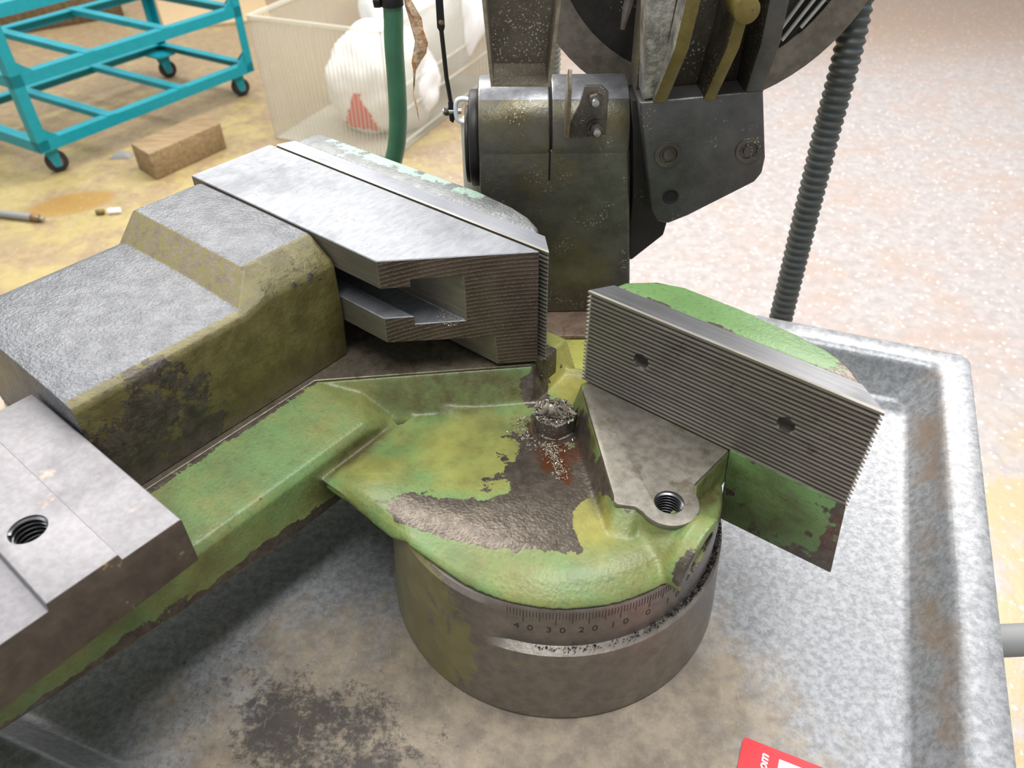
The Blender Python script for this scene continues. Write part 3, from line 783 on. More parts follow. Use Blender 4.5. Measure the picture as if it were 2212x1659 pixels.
# ------------------------------------------------------------------ loose chips
def chips(name, pts, mat, label, size=(0.8, 2.2)):
    g = G()
    for (x, y, z) in pts:
        l = random.uniform(*size); w = l * random.uniform(0.25, 0.5); t = l * random.uniform(0.1, 0.3)
        m = Euler((random.uniform(-0.9, 0.9), random.uniform(-0.9, 0.9), random.uniform(0, 6.28))).to_matrix()
        vs = [m @ Vector(p) + Vector((x, y, z)) for p in ((-l / 2, 0, 0), (0, w / 2, t), (l / 2, 0, 0), (0, -w / 2, t), (0, 0, -t))]
        g.add(vs, [(0, 1, 2), (0, 2, 3), (0, 4, 1), (1, 4, 2), (2, 4, 3), (3, 4, 0)])
    o = g.obj(name, mat); tag(o, label, 'metal chips', kind='stuff'); return o
def disc_top(u, v):
    t = (-u + v) / 1.4142
    return max(86.5, 100.3 - 13.8 * min(1, max(0, (t + 62) / 96)))
pts = []
for i in range(900):
    a = random.uniform(0, 2 * PI); rr = 16.5 + abs(random.gauss(0, 6))
    u, v = -23.5 + rr * math.cos(a), 28.5 + rr * math.sin(a)
    if random.random() < 0.45 and (u - v) > -40: continue
    if v > 46 or v - u > 62 + 8 or u + v > 20: continue
    pts.append(V2W(u, v, disc_top(u, v) + random.uniform(0.2, 1.6)))
for i in range(260):
    k = random.random(); u = -18 + 26 * k + random.gauss(0, 2); v = 14 - 20 * k + random.gauss(0, 2.5)
    pts.append(V2W(u, v, disc_top(u, v) + 0.6))
chips('metal_chips', pts, M['chip'], 'bright cut metal filings heaped around the pivot bolt washer')
BIG = []
pts = []
for i in range(420):
    a = random.uniform(0, 2 * PI); rr = 12.5 * math.sqrt(random.random())
    u, v = -23.5 + rr * math.cos(a), 28.5 + rr * math.sin(a)
    pts.append(V2W(u, v, 99 + random.uniform(0.0, 4.5) * (1 - rr / 14) + 0.4))
for i in range(26):
    a = random.uniform(0, 2 * PI); rr = 11 * math.sqrt(random.random())
    BIG.append(V2W(-23.5 + rr * math.cos(a), 28.5 + rr * math.sin(a), 101.5 + 2.5 * random.random()))
chips('metal_chips', pts, M['chip'], 'pile of curled metal filings on top of the pivot bolt', (1.0, 3.2))
for j, (x, y, z) in enumerate(BIG[:7]):
    # large curled shavings, single pieces
    g = G(); q = []; a0 = random.uniform(0, 6.28); rr = random.uniform(1.6, 3.0); w = random.uniform(1.4, 2.6)
    tilt = Euler((random.uniform(-1, 1), random.uniform(-1, 1), random.uniform(0, 6.28))).to_matrix()
    rings = []
    for k in range(7):
        t = a0 + 2.6 * k / 6
        rings.append([tuple(tilt @ Vector((rr * math.cos(t), rr * math.sin(t), h)) + Vector((x, y, z + 1.2))) for h in (-w, w)] + [tuple(tilt @ Vector(((rr + 0.4) * math.cos(t), (rr + 0.4) * math.sin(t), h)) + Vector((x, y, z + 1.2))) for h in (w, -w)])
    g.loft(rings)
    o = g.obj('curled_shaving', M['chip'], smooth=50)
    tag(o, 'larger curled steel shaving on the pivot bolt, ' + ['nearest the left fence', 'at the left of the pile', 'at the front of the pile', 'in the middle of the pile', 'at the right of the pile', 'at the back of the pile', 'nearest the lug'][j], 'shaving', 'curled shavings on the pivot bolt')
pts = []
for i in range(900):
    a = R(random.triangular(-28, 46, 12)); rr = random.uniform(91.9, 94.8)
    pts.append(V2W(rr * math.cos(a), rr * math.sin(a), 58.9 + random.uniform(0.2, 1.8)))
for i in range(120):
    a = R(random.uniform(-60, -20)); rr = random.uniform(92.2, 95.2)
    pts.append(V2W(rr * math.cos(a), rr * math.sin(a), 58.6 + random.uniform(0.1, 0.6)))
chips('metal_chips', pts, M['chip_dark'], 'dark metal grit lying along the ledge of the round base', (0.7, 1.9))
pts = []
for i in range(160):
    u = random.uniform(-95, -84); v = u + 105 + random.uniform(0, 20)
    pts.append(V2W(random.uniform(-100, -84), random.uniform(8, 18.5), 145.6))
chips('metal_chips', pts, M['chip'], 'fine metal filings lying inside the slot of the steel block', (0.4, 1.1))

# ------------------------------------------------------------------ saw column
colm = empty('saw_column', (3, 190, 0))
tag(colm, 'olive grey iron saw column with rounded hinge top behind the vise jaws', 'saw column')
def wo(o, e):
    o.data.transform(Matrix.Translation((-e.location.x, -e.location.y, -e.location.z))); return o
g = G(); g.loft([[(x0, 165, z), (x1, 165, z), (x1, 240, z), (x0, 240, z)] for z, x0, x1 in ((82, -45.5, 62), (140, -45, 57), (206, -44.5, 51))])
g2 = G()
def hub(g, x0, x1, rr=35, cy=200, cz=204.5, n=40):
    g.cyl((x0, cy, cz), (x1, cy, cz), rr, n)
wo(g.obj('post', M['column'], colm, bevel=2.5, seg=3), colm)
g = G(); hub(g, -44.5, 0.2); wo(g.obj('hinge_hub', M['column'], colm, bevel=1.5, seg=2), colm)
g = G(); hub(g, 1.6, 50.5); wo(g.obj('hinge_hub', M['column'], colm, bevel=1.5, seg=2), colm)
for o in colm.children:
    if o.name.startswith('hinge_hub'):
        o.data.materials.append(M['column_top_lit'])
        for f in o.data.polygons:
            if f.normal.z > 0.78 and abs(f.normal.x) < 0.5: f.material_index = 1  # upward hub faces take the paler copy as a coloured-in highlight
g = G(); hub(g, 0, 1.8, 33.2); wo(g.obj('hinge_gap', M['dark'], colm), colm)
g = G(); g.box((-0.2, 164.7, 186), (1.0, 166, 206)); wo(g.obj('slot', M['dark'], colm), colm)
g = G(); hub(g, -51, -44.5, 31, 200, 200); wo(g.obj('end_cap', M['black'], colm, bevel=1.5), colm)
g = G(); hub(g, -54, -51, 25, 200, 196); wo(g.obj('end_cap', M['black'], colm, bevel=1), colm)
g = G(); g.loft([[(-75, 136, z), (61, 136, z), (61, 250, z), (-75, 250, z)] for z in (70, 82)]); wo(g.obj('foot', M['foot_brown'], colm, bevel=1.5), colm)
g = G(); g.loft([[(-78, 86, z), (60, 86, z), (60, 138, z), (-78, 138, z)] for z in (0.5, 80.5)]); 
g = G(); g.loft([[(-78, 104, z), (60, 104, z), (60, 250, z), (-78, 250, z)] for z in (0.5, 69.5)]); wo(g.obj('stand_casting', M['foot_yellow'], colm, bevel=2), colm)
g = G(); g.loft([[(-70, 98, z), (58, 98, z), (58, 135.5, z), (-70, 135.5, z)] for z in (70, 80)]); wo(g.obj('painted_apron', M['foot_yellow'], colm, bevel=2), colm)
# bolted angle bracket
br = empty('angle_bracket', (0, 0, 0)); br.parent = colm; br.location = (0.0, 0.0, 0.0)
def bo_(o): o.data.transform(Matrix.Translation((-0.003, -0.190, 0))); return o
g = G(); g.loft([[(8, y, 215), (34.5, y, 217), (34.5, y, 243), (30, y, 247), (20, y, 247), (17.5, y, 236)] for y in (160.6, 164.6)]); bo_(g.obj('base_plate', M['bolt'], br, bevel=0.5))
g = G(); g.loft([[(x0, y, z) for y, z in ((163, 214), (149, 220), (143, 234), (141, 252), (146, 262), (163, 250))] for x0 in (8.6, 10.8)]); bo_(g.obj('fin', M['steel_edge'], br, bevel=0.3))
for (x, z) in ((26, 240), (28, 222)):
    g = G(); g.cyl((x, 161, z), (x, 159.4, z), 5.2, 20).prism([(0, 0), (1, 0), (0, 1)], 0, 0.001)
    g = G(); g.cyl((x, 161, z), (x, 159.2, z), 5.4, 20); bo_(g.obj('washer', M['bolt'], br))
    g = G(); g.loft([[(x + 4.2 * math.cos(a), y, z + 4.2 * math.sin(a)) for a in [PI / 3 * k + 0.3 for k in range(6)]] for y in (159.6, 155.5)]); bo_(g.obj('bolt_nut', M['bolt'], br, bevel=0.4))
    g = G(); g.cyl((x, 156, z), (x, 151.5, z), 2.3, 14); bo_(g.obj('stud', M['bright'], br, bevel=0.3))

# ------------------------------------------------------------------ saw head (gear housing, ribs, blade cover)
head = empty('saw_head', (90, 190, 205))
tag(head, 'dark oily saw head with ribbed arm, bolted corner plate and round blade cover', 'saw head')
def ho(o): return wo(o, head)
pl = [(51.5, 241), (123, 247), (132.5, 206), (132.5, 196), (129, 190), (90, 167), (78, 161.5), (71, 163), (66.5, 170), (64.5, 178)]
g = G(); g.loft([[(x, y, z) for x, z in pl] for y in (150, 172)]); ho(g.obj('corner_plate', M['head_plate'], head, bevel=1.6, seg=3))
for x, z, r_ in ((72, 209, 7.0), (121, 211, 6.8), (77, 181, 4.4)):
    if r_ > 5:
        g = G(); g.lathe([(r_ + 1.2, 0), (r_ + 1.0, 1.0), (r_ - 1.4, 1.0), (r_ - 2.0, 0.1), (3.4, 0.1), (3.0, 1.6), (0.6, 1.6)], 28)
    else:
        g = G(); g.lathe([(r_ + 0.8, 0), (r_ + 0.4, 0.6), (r_ - 0.4, 0.5), (r_ - 0.8, 0.15), (0.5, 0.12)], 24)
    o = g.obj('socket_bolt' if r_ > 5 else 'bolt_hole', M['bolt'] if r_ > 5 else M['dark'], head, smooth=35)
    o.data.transform(Matrix.Translation((x / 1000, 0.150, z / 1000)) @ Matrix.Rotation(R(90), 4, 'X')); ho(o)
g = G(); g.loft([[(x, y, z) for x, z in [(52, 236), (124, 240), (122, 300), (118, 330), (52, 330)]] for y in (172, 200)]); ho(g.obj('arm_web', M['head'], head, bevel=2))
g = G(); g.loft([[(50, y, 236), (56, y, 172), (56, y, 124), (60, y, 123.5), (80, y, 143), (84, y, 172), (70, y, 236)] for y in (168, 196)]); ho(g.obj('arm_heel', M['cover_in'], head, bevel=1.5))
# ribs
def rib(name, x0, x1, z0, yf0, yf1, wt, mat, mat2):
    g = G(); g.loft([[(xx - wt, 174, z), (xx + wt, 174, z), (xx + wt, yf, z), (xx - wt, yf, z)] for xx, z, yf in ((x0, z0, yf0), ((x0 + x1) / 2, (z0 + 330) / 2 - 10, (yf0 + yf1) / 2 - 6), (x1, 330, yf1))])
    o = g.obj(name, mat, head, bevel=1.6, seg=2); o.data.materials.append(mat2)
    for f in o.data.polygons:
        if f.normal.y < -0.5: f.material_index = 1
    ho(o)
rib('rib', 63, 75, 240, 150, 132, 4.2, M['head_rib'], M['head_olive'])
rib('rib', 92, 102, 241, 150, 132, 3.8, M['head'], M['head_olive'])
rib('rib', 118, 119, 242, 152, 140, 5.5, M['head'], M['head_plate'])
g = G(); g.cyl((99, 128, 296), (99, 150, 296), 7, 24); ho(g.obj('rib_boss', M['head_olive'], head, bevel=1))
g = G(); g.loft([[(54, y, 241), (62, y, 243), (70, y, 330), (48, y, 330)] for y in (152, 176)]); ho(g.obj('arm_flank', M['head_rib'], head, bevel=1.5))
# round blade cover behind, axis roughly along y
cx, cz, cr = 103, 322, 122
g = G(); 
prof_ = [(cr - 22, 0), (cr, 0), (cr, 46), (cr - 22, 46)]
rings = []
for k in range(72):
    a = 2 * PI * k / 72
    rings.append([(cx + rr * math.cos(a), 250 + y, cz + rr * math.sin(a)) for rr, y in prof_])
vs = [p for r_ in rings for p in r_]; fs = []
for j in range(72):
    for i in range(4):
        a = j * 4 + i; b = j * 4 + (i + 1) % 4; c_ = ((j + 1) % 72) * 4 + (i + 1) % 4; d = ((j + 1) % 72) * 4 + i
        fs.append((a, b, c_, d))
g.add(vs, fs); ho(g.obj('cover_rim', M['cover'], head, smooth=40))
g = G(); g.cyl((cx, 252, cz), (cx, 292, cz), cr - 20, 64); ho(g.obj('cover_disc', M['cover_in'], head, smooth=40))
for i in range(3):
    x0 = 150 + i * 11
    g = G(); g.tube([(x0, 249, 238 + i * 8), (x0 + 30, 249, 290 + i * 4)], 1.4, 8); ho(g.obj('cover_fin', M['bright'], head))
g = G(); g.cyl((103, 200, 322), (103, 252, 322), 30, 32); ho(g.obj('spindle_housing', M['cover_in'], head, bevel=2))
g = G(); g.tube([(58, 236, 300), (52, 236, 270), (50, 235, 258)], [4, 3, 1.5], 8); ho(g.obj('drip', M['cover'], head))

# chip chute
ch = empty('chip_chute', (-18, 120, 266))
tag(ch, 'upright open steel channel hanging above the column, filings stuck inside', 'chute')
g = G(); T = 1.3
ot = [(-34.5, 265.6), (-3.2, 265.2), (3.5, 330), (-39.5, 330)]
inn = [(-33.0, 267.2), (-4.8, 266.8), (1.6, 330), (-37.6, 330)]
rings = [[(x, 108, z) for x, z in ot], [(x, 142, z) for x, z in ot]]
vs = []
for (o4, y) in ((ot, 108), (ot, 142), (inn, 108), (inn, 140.5)): vs += [(x, y, z) for x, z in o4]
fs = [(0, 1, 5, 4), (1, 2, 6, 5), (3, 0, 4, 7), (4, 5, 6, 7), (8, 12, 13, 9), (9, 13, 14, 10), (11, 15, 12, 8), (12, 15, 14, 13), (0, 8, 9, 1), (1, 9, 10, 2), (3, 11, 8, 0), (2, 10, 14, 6), (7, 15, 11, 3), (6, 14, 15, 7)]
g.add(vs, fs); o = g.obj('channel', M['steel_edge'], ch); wo(o, ch)
o.data.materials.append(M['chute'])
for f in o.data.polygons:
    c3 = f.center + ch.location
    if 0.109 < c3.y < 0.1415: 
        if -0.0385 < c3.x < 0.002 and f.area > 0.0003: pass
for i, f in enumerate(o.data.polygons):
    if i in (4, 5, 6, 7): f.material_index = 1

# coolant hose with clamp
hs = empty('coolant_hose', (-110, 300, 200))
tag(hs, 'thick green rubber coolant hose hanging left of the saw column', 'hose')
pts = [(-108.5, 300, 280), (-108, 300, 256), (-110, 300, 232), (-111, 300, 205), (-112.5, 300, 178), (-116, 300, 155), (-122, 302, 136), (-132, 306, 112), (-146, 312, 90), (-165, 320, 60)]
def smoothpts(p, n=6):
    out = []
    P = [Vector(x) for x in p]
    for i in range(len(P) - 1):
        p0, p1, p2, p3 = P[max(i - 1, 0)], P[i], P[i + 1], P[min(i + 2, len(P) - 1)]
        for k in range(n):
            t = k / n
            out.append(0.5 * ((2 * p1) + (-p0 + p2) * t + (2 * p0 - 5 * p1 + 4 * p2 - p3) * t * t + (-p0 + 3 * p1 - 3 * p2 + p3) * t ** 3))
    out.append(P[-1]); return out
g = G(); g.tube(smoothpts(pts), 7.2, 20); wo(g.obj('hose', M['hose'], hs, smooth=50), hs)
g = G(); g.cyl((-108.5, 300, 258), (-108.5, 300, 266), 8.6, 24); wo(g.obj('hose_clamp', M['black'], hs, bevel=0.6), hs)
g = G(); g.cyl((-121, 298, 262.5), (-116, 298, 262.5), 5.5, 6); wo(g.obj('clamp_screw', M['black'], hs, bevel=0.5), hs)
g = G(); g.cyl((-108.5, 300, 266), (-108.5, 300, 320), 7.8, 24); wo(g.obj('pipe_stub', M['black'], hs, bevel=0.6), hs)
# dried oil film hanging from the hose clamp
g = G(); top_ = []; 
cl = [(-98, 268, 3), (-95, 258, 8), (-92, 250, 9), (-91, 242, 8), (-89, 234, 10), (-91, 226, 10), (-94, 220, 7), (-96, 214, 2.5), (-97, 206, 1.5), (-98, 196, 1.2), (-97, 186, 1.4), (-96, 176, 0.8)]
rings = []
for i, (x, z, w) in enumerate(cl):
    o1 = 2.2 * math.sin(i * 1.9); o2 = 2.0 * math.cos(i * 2.3)
    rings.append([(x - w / 2, 296 + o1, z), (x - w * 0.1, 294 + o2, z + 1), (x + w / 2, 296 - o1, z), (x, 297 + o2, z)])
g.loft(rings); gk = g.obj('oil_film_strip', M['gunk'], smooth=60)
tag(gk, 'thin brown crumpled strip of dried oil film hanging right of the green hose', 'oil film')

# linkage rod with bolt and white clip
rod = empty('linkage_rod', (-68, 230, 230))
tag(rod, 'thin dark linkage rod with a bolted flat end left of the column', 'rod')
g = G(); g.tube([(-68.5, 230, 262), (-67, 230, 230), (-65, 230, 213)], 1.5, 12); wo(g.obj('rod', M['black'], rod, smooth=50), rod)
g = G(); g.loft([[(-70.5, y, 320), (-66.5, y, 320), (-66, y, 262), (-68, y, 257), (-71, y, 262)] for y in (228.5, 231.5)]); wo(g.obj('upper_link', M['black'], rod, bevel=0.6), rod)
g = G(); g.loft([[(-67, y, 214), (-63.4, y, 214), (-62.6, y, 203), (-64.2, y, 199), (-66.6, y, 201)] for y in (228.6, 231.2)]); wo(g.obj('flat_end', M['black'], rod, bevel=0.5), rod)
g = G(); g.cyl((-71, 230, 207), (-58, 230, 207), 2.0, 14); wo(g.obj('pin', M['bright'], rod, smooth=40), rod)
g = G(); g.cyl((-70, 230, 207.5), (-66.8, 230, 207.5), 3.4, 6); wo(g.obj('pin_nut', M['bolt'], rod, bevel=0.4), rod)
g = G(); g.cyl((-69, 230, 265.5), (-67.4, 226.5, 265.5), 1.6, 10); wo(g.obj('rivet', M['washer'], rod, bevel=0.3), rod)
cp = G(); cp.tube(smoothpts([(-51, 229, 215), (-58, 229, 216), (-61.5, 229, 213), (-61.5, 229, 203), (-58, 229, 200), (-51, 229, 200)]), 1.7, 10)
o = cp.obj('u_clip', M['white_clip'], smooth=50); tag(o, 'small white U-shaped clip on the left end of the hinge', 'clip')
g = G(); g.cyl((-44, 236, 72), (-44, 236, 200), 15.5, 32); o = g.obj('damper_cylinder', M['grey'], bevel=2); tag(o, 'pale grey upright cylinder standing left of the saw column', 'cylinder')

# corrugated conduits
def conduit(name, pts, r, pitch, mat, label, amp=0.10):
    p = smoothpts(pts, 40); g = G()
    L = [0]
    for a, b in zip(p[:-1], p[1:]): L.append(L[-1] + (b - a).length)
    N = int(L[-1] / pitch * 6); q = []; rad = []
    j = 0
    for i in range(N + 1):
        d = L[-1] * i / N
        while j < len(L) - 2 and L[j + 1] < d: j += 1
        t = (d - L[j]) / max(1e-6, L[j + 1] - L[j]); q.append(p[j].lerp(p[j + 1], t)); rad.append(r * (1 + amp * math.sin(2 * PI * d / pitch)))
    g.tube(q, rad, 20); o = g.obj(name, mat, smooth=60); tag(o, label, 'conduit'); return o
conduit('corrugated_conduit', [(218, 262, -190), (218, 264, -60), (217.5, 266, 12), (217, 268, 90), (216, 268, 170), (215.5, 270, 262), (219, 318, 330)], 9.6, 6.4, M['cond'], 'long grey corrugated conduit rising behind the rear rim of the tray', 0.09)
conduit('corrugated_conduit', [(7, 332, 330), (9, 332, 280), (10, 334, 226), (10, 336, 190)], 6.5, 4.0, M['cond_light'], 'short pale ribbed hose visible between chute and blade cover', 0.08)

# support bar at the right
g = G(); g.cyl((247, -52, -8), (300, -50, -8), 9.5, 28).cyl((300, -50, -8), (420, -46, -8), 9.5, 28)
o = g.obj('support_bar', M['debris'], bevel=1); tag(o, 'round grey steel bar sticking out from the right side of the tray', 'bar')

# red tag card with white label
tg = empty('red_card', (95, -111, 0.3), R(-24.1))
tag(tg, 'red rounded card with white panel lying on the tray at the bottom edge', 'card')
def rrect(x0, y0, x1, y1, r, z):
    pts = []
    for cx_, cy_, a0 in ((x1 - r, y1 - r, 0), (x0 + r, y1 - r, 90), (x0 + r, y0 + r, 180), (x1 - r, y0 + r, 270)):
        pts += [(cx_ + r * math.cos(R(a0 + 15 * k)), cy_ + r * math.sin(R(a0 + 15 * k)), z) for k in range(7)]
    return pts
g = G(); g.loft([rrect(0, -90, 60, 0, 2.2, 0), rrect(0, -90, 60, 0, 2.2, 0.7)]); g.obj('card', M['red'], tg)
g = G(); g.loft([rrect(19, -84, 54, -4.6, 0.3, 0.7), rrect(19, -84, 54, -4.6, 0.3, 0.78)]); g.obj('white_panel', M['white'], tg)
me = text_mesh('om', 6.6, 0.03, 0.25, 0.12)
me.transform(Matrix.Rotation(R(90), 4, 'Z')); me.transform(Matrix.Scale(0.001, 4)); me.transform(Matrix.Translation((0.0118, -0.0092, 0.00074)))
me.materials.append(M['white']); link('lettering', me, tg)

# ------------------------------------------------------------------ cyan trolley
cart = empty('steel_trolley', (-1200, 2480, FZ))
tag(cart, 'turquoise painted steel trolley frame on four casters, empty shelves', 'trolley')
e1 = Vector((0.527, 0.85, 0)).normalized(); e2 = Vector((-0.85, 0.527, 0)).normalized(); A0 = Vector((-1460, 1972, 0))
def cp_(a, b, z):
    p = A0 + e1 * a + e2 * b; return (p.x, p.y, z)
CL, CW = 885, 520
for a, b in ((0, 0), (CL, 0), (CL, CW), (0, CW)):
    g = G()
    sa = 1 if a == 0 else -1; sb = 1 if b == 0 else -1
    g.loft([[cp_(a, b, z), cp_(a + 34 * sa, b, z), cp_(a + 34 * sa, b + 4 * sb, z), cp_(a + 4 * sa, b + 4 * sb, z), cp_(a + 4 * sa, b + 34 * sb, z), cp_(a, b + 34 * sb, z)] for z in (-562, -60)])
    wo(g.obj('post', M['cyan'], cart), cart)
def angle_beam(p, q, inn, z, name='shelf_rail'):
    P = Vector(p); Q = Vector(q); n_ = Vector(inn)
    g = G(); rings = []
    for X in (P, Q):
        rings.append([tuple(X + n_ * a + Vector((0, 0, z + b))) for a, b in ((0, 0), (0, -34), (4, -34), (4, -4), (34, -4), (34, 0))])
    g.loft(rings); wo(g.obj(name, M['cyan'], cart), cart)
for z in (-532, -335, -150):
    c = [Vector(cp_(a, b, 0)) for a, b in ((0, 0), (CL, 0), (CL, CW), (0, CW))]
    angle_beam(c[0], c[1], e2, z); angle_beam(c[3], c[2], -e2, z); angle_beam(c[0], c[3], e1, z); angle_beam(c[1], c[2], -e1, z)
    if z != -150:
        for a in (0.30, 0.63):
            g = G(); w = 17
            rings = [[cp_(CL * a - w, b, z + 2), cp_(CL * a + w, b, z + 2), cp_(CL * a + w, b, z - 16), cp_(CL * a + w - 4, b, z - 16), cp_(CL * a + w - 4, b, z - 2), cp_(CL * a - w + 4, b, z - 2), cp_(CL * a - w + 4, b, z - 16), cp_(CL * a - w, b, z - 16)] for b in (2, CW - 2)]
            g.loft(rings); wo(g.obj('shelf_slat', M['cyan'], cart), cart)
def gusset(a, b, da, db, z, s=1):
    g = G(); p0 = Vector(cp_(a, b, z)); p1 = Vector(cp_(a + da, b + db, z)); p2 = Vector(cp_(a, b, z + s * 60))
    n_ = (p1 - p0).cross(p2 - p0).normalized() * 2
    g.loft([[tuple(p - n_) for p in (p0, p1, p2)], [tuple(p + n_) for p in (p0, p1, p2)]]); wo(g.obj('gusset', M['cyan'], cart), cart)
for z in (-532, -335):
    gusset(4, 4, 70, 0, z); gusset(CL - 4, 4, -70, 0, z); gusset(CL - 4, 6, 0, 70, z)
for a, b in ((45, 45), (CL - 60, 45), (CL - 60, CW - 60), (45, CW - 60)):
    cs = empty('caster', (0, 0, 0)); cs.parent = cart
    x, y, _ = cp_(a, b, 0); ax = e1 * 0.35 + e2 * 0.94
    ax = Vector((ax.x, ax.y, 0)).normalized()
    wc = Vector((x, y, FZ + 33)) + Vector((ax.y, -ax.x, 0)) * 12
    g = G(); g.cyl(tuple(wc - ax * 13), tuple(wc + ax * 13), 33, 32); wo(g.obj('wheel', M['rubber'], cs, bevel=4), cart)
    g = G(); g.cyl(tuple(wc - ax * 14), tuple(wc + ax * 14), 17, 20); wo(g.obj('wheel_hub', M['rust_red'], cs, bevel=1), cart)
    g = G()
    d_ = Vector((ax.y, -ax.x, 0))
    for s_ in (-1, 1):
        k = ax * (18 * s_)
        rings = [[tuple(wc + k + q + ax * t) for q in (Vector((0, 0, -12)) - d_ * 10, Vector((0, 0, -12)) + d_ * 10, Vector((0, 0, 50)) + d_ * 14, Vector((0, 0, 50)) - d_ * 32)] for t in (-2, 2)]
        g.loft(rings)
    g.loft([[tuple(wc + Vector((0, 0, z)) + ax * p + d_ * q) for p, q in ((-22, -34), (22, -34), (22, 16), (-22, 16))] for z in (48, 54)])
    wo(g.obj('fork', M['cyan'], cs), cart)
    g = G(); g.loft([[cp_(a + p, b + q, z) for p, q in ((-40, -40), (40, -40), (40, 40), (-40, 40))] for z in (-563, -556)]); wo(g.obj('mounting_plate', M['cyan'], cs), cart)

# ------------------------------------------------------------------ clear crate with bags
crate = empty('plastic_crate', (-500, 2400, FZ))
tag(crate, 'large clear ribbed plastic crate holding white bags behind the green hose', 'crate')
d1 = Vector((0.918, -0.395, 0)).normalized(); d2 = Vector((0.395, 0.918, 0)).normalized(); K0 = Vector((-826, 2277, 0))
KW, KD, KH = 462, 800, 392
def kp(a, b, z, taper=True):
    t = (z / KH) if taper else 0
    k = 6 * t
    p = K0 + d1 * (a + (-k if a < KW / 2 else k) * 1) + d2 * (b + (-k if b < KD / 2 else k)); return (p.x, p.y, FZ + 2 + z)
def panel(a0, b0, a1, b1, name):
    g = G(); P = Vector(kp(a0, b0, 0)); Q = Vector(kp(a1, b1, 0)); n_ = (Q - P).cross(Vector((0, 0, 1))).normalized() * 1.5
    g.loft([[tuple(Vector(kp(a0, b0, z)) + n_ * s_) for s_ in (-1, 1)] + [tuple(Vector(kp(a1, b1, z)) + n_ * s_) for s_ in (1, -1)] for z in (0, KH)])
    wo(g.obj(name, M['clear'], crate), crate)
    L_ = (Q - P).length; k = int(L_ / 15); g = G()
    for i in range(k + 1):
        t = i / k; a = a0 + (a1 - a0) * t; b = b0 + (b1 - b0) * t
        big = 1.8 if i in (0, k) else 1.0
        g.bar(kp(a, b, 0), kp(a, b, KH), 3.2 * big, 4 * big)
    o = g.obj('wall_ribs', M['clear_rib'], crate); wo(o, crate); tag(o, kind='stuff')
panel(0, 0, KW, 0, 'side_wall'); panel(KW, 0, KW, KD, 'side_wall'); panel(KW, KD, 0, KD, 'side_wall'); panel(0, KD, 0, 0, 'side_wall')
g = G(); g.loft([[kp(a, b, z) for a, b in ((0, 0), (KW, 0), (KW, KD), (0, KD))] for z in (0, 4)]); wo(g.obj('crate_floor', M['clear_rib'], crate), crate)
g = G()
for z, w in ((KH, 13), ):
    cc = [Vector(kp(a, b, z)) for a, b in ((0, 0), (KW, 0), (KW, KD), (0, KD))]
    for i in range(4): g.bar(tuple(cc[i]), tuple(cc[(i + 1) % 4]), w, 9)
wo(g.obj('rim', M['clear_rib'], crate), crate)
g = G()
for z in (30, 130, 205): g.bar(kp(KW + 4, 10, z), kp(KW + 4, KD - 10, z), 7, 5)
o = g.obj('side_ridges', M['clear_rib'], crate); wo(o, crate)
def bag(name, c, r, seed, label, mat):
    bm = bmesh.new(); bmesh.ops.create_icosphere(bm, subdivisions=5, radius=1)
    rs = np.random.default_rng(seed); dirs = rs.normal(size=(14, 3)); dirs /= np.linalg.norm(dirs, axis=1)[:, None]; ph = rs.uniform(0, 6, 14); fr = rs.uniform(3, 8, 14)
    for v in bm.verts:
        d = v.co.normalized(); s_ = 1.0
        for q, p_, f_ in zip(dirs, ph, fr): s_ += 0.022 * abs(math.sin(f_ * d.dot(Vector(q)) + p_))
        v.co = Vector((d.x * r[0], d.y * r[1], max(d.z, -0.8) * r[2])) * s_ / 1000
    me = bpy.data.meshes.new(name); bm.to_mesh(me); bm.free(); me.materials.append(mat); me.shade_smooth()
    o = link(name, me, None, tuple(x / 1000 for x in c)); tag(o, label, 'bag', 'bags inside the clear crate'); return o
b1 = bag('plastic_bag', (-455, 2400, FZ + 150), (160, 140, 160), 3, 'white plastic bag with red print, lowest inside the clear crate', M['bag'])
b2 = bag('plastic_bag', (-330, 2720, FZ + 300), (190, 150, 200), 5, 'bright white plastic bag bulging above the rim of the clear crate', M['bag'])
# red printed patch on the lower bag
b1.data.materials.append(M['bag_red'])
for f in b1.data.polygons:
    c3 = f.center
    if c3.y < -0.05 and -0.16 < c3.x < 0.04 and -0.12 < c3.z < 0.01 and abs(c3.x + 0.07) < 0.012 + (0.01 - c3.z) * 0.42: f.material_index = 1

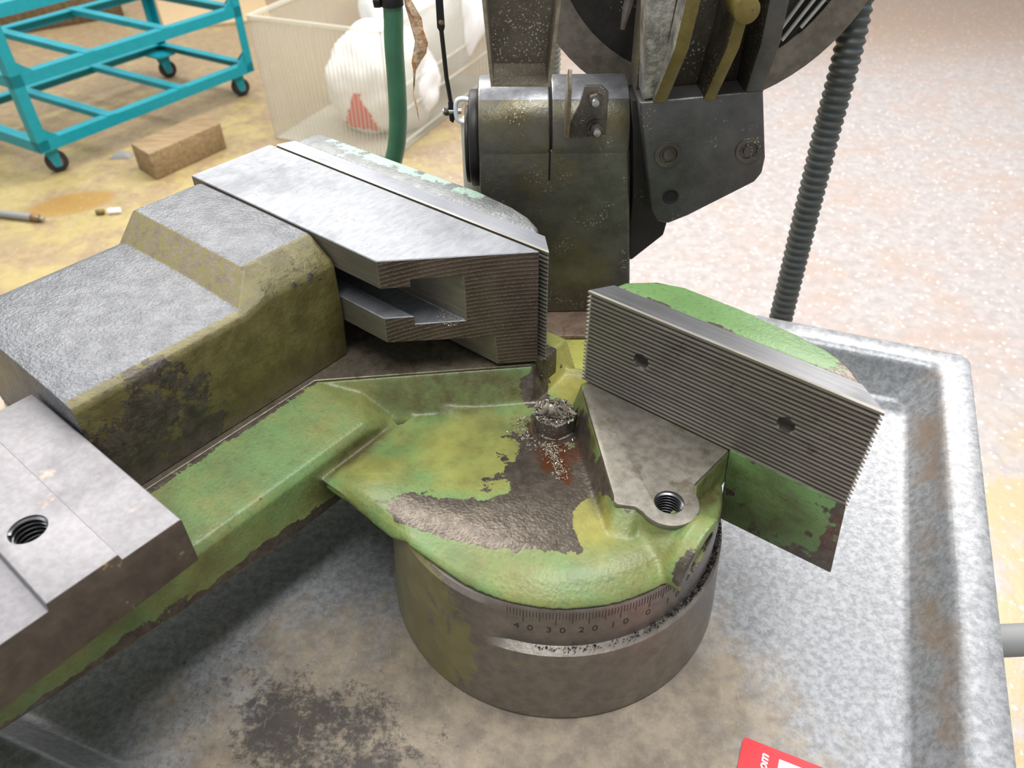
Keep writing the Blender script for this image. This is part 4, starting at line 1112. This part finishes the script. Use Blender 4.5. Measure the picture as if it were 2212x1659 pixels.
# ------------------------------------------------------------------ things on the floor
def block(name, p0, dx, dy, L_, Wd, H, mat, label, cat, bev=3):
    g = G(); X = Vector(dx).normalized(); Y = Vector(dy).normalized(); P = Vector(p0)
    g.loft([[tuple(P + X * a + Y * b + Vector((0, 0, z))) for a, b in ((0, 0), (L_, 0), (L_, Wd), (0, Wd))] for z in (0, H)])
    o = g.obj(name, mat, bevel=bev); tag(o, label, cat); return o
block('wood_block', (-1127, 1960, FZ), (0.528, 0.849, 0), (-0.715, 0.70, 0), 286, 124, 86, M['wood'], 'short squared wooden block lying on the yellow floor near the trolley', 'wood block')
block('timber_beam', (-2720, 3250, FZ), (0.80, 0.60, 0), (-0.60, 0.80, 0), 980, 120, 110, M['wood_dark'], 'long dark timber beam lying on the floor behind the trolley', 'timber', 8)
block('timber_beam', (-3250, 3660, FZ), (0.84, 0.54, 0), (-0.54, 0.84, 0), 1500, 260, 60, M['orange_board'], 'wide orange-brown plank lying farthest back at the upper left', 'plank', 5)
g = G(); g.loft([[(-1640, 3560, z), (-1180, 3720, z), (-1420, 4500, z), (-2000, 4400, z)] for z in (FZ, FZ + 14)])
o = g.obj('flat_board', M['board'], bevel=2); tag(o, 'flat tan board lying on the floor beyond the trolley', 'board')
g = empty('metal_rod', (-1352, 1691, FZ)); tag(g, 'grey metal rod with brass tip lying on the floor at the left edge', 'rod')
rdir = Vector((-0.971, 0.238, 0)).normalized(); P = Vector((-1362, 1697, FZ + 11))
h = G(); h.cyl(tuple(P + rdir * 34), tuple(P + rdir * 330), 11, 16); wo(h.obj('shaft', M['debris'], g, bevel=1), g)
h = G(); h.tube([tuple(P + rdir * t) for t in (8, 12, 34)], [8, 11, 11], 16); wo(h.obj('brass_collar', M['washer'], g, smooth=40), g)
h = G(); h.cyl(tuple(P - rdir * 6), tuple(P + rdir * 9), 6, 14); wo(h.obj('tip', M['bright'], g, bevel=1), g)
h = G(); h.cyl((-1192, 1742, FZ + 8), (-1158, 1748, FZ + 8), 8, 16); o = h.obj('plastic_plug', M['white'], bevel=2); tag(o, 'small white plastic plug on the yellow floor', 'plug')
h = G(); h.cyl((-1226, 1738, FZ + 8), (-1203, 1741, FZ + 8), 8, 16); o = h.obj('olive_plug', M['head_olive'], bevel=2); tag(o, 'small olive plug beside the white plastic plug', 'plug')
h = G(); h.loft([[(-1345, 2120, FZ + 0.5), (-1275, 2125, FZ + 0.5), (-1268, 2160, FZ + 0.5), (-1330, 2170, FZ + 0.5)], [(-1325, 2130, FZ + 12), (-1290, 2135, FZ + 16), (-1288, 2150, FZ + 12), (-1315, 2155, FZ + 18)]])
o = h.obj('debris_scrap', M['debris'], bevel=2); tag(o, 'small grey crumpled scrap left of the wooden block', 'scrap')
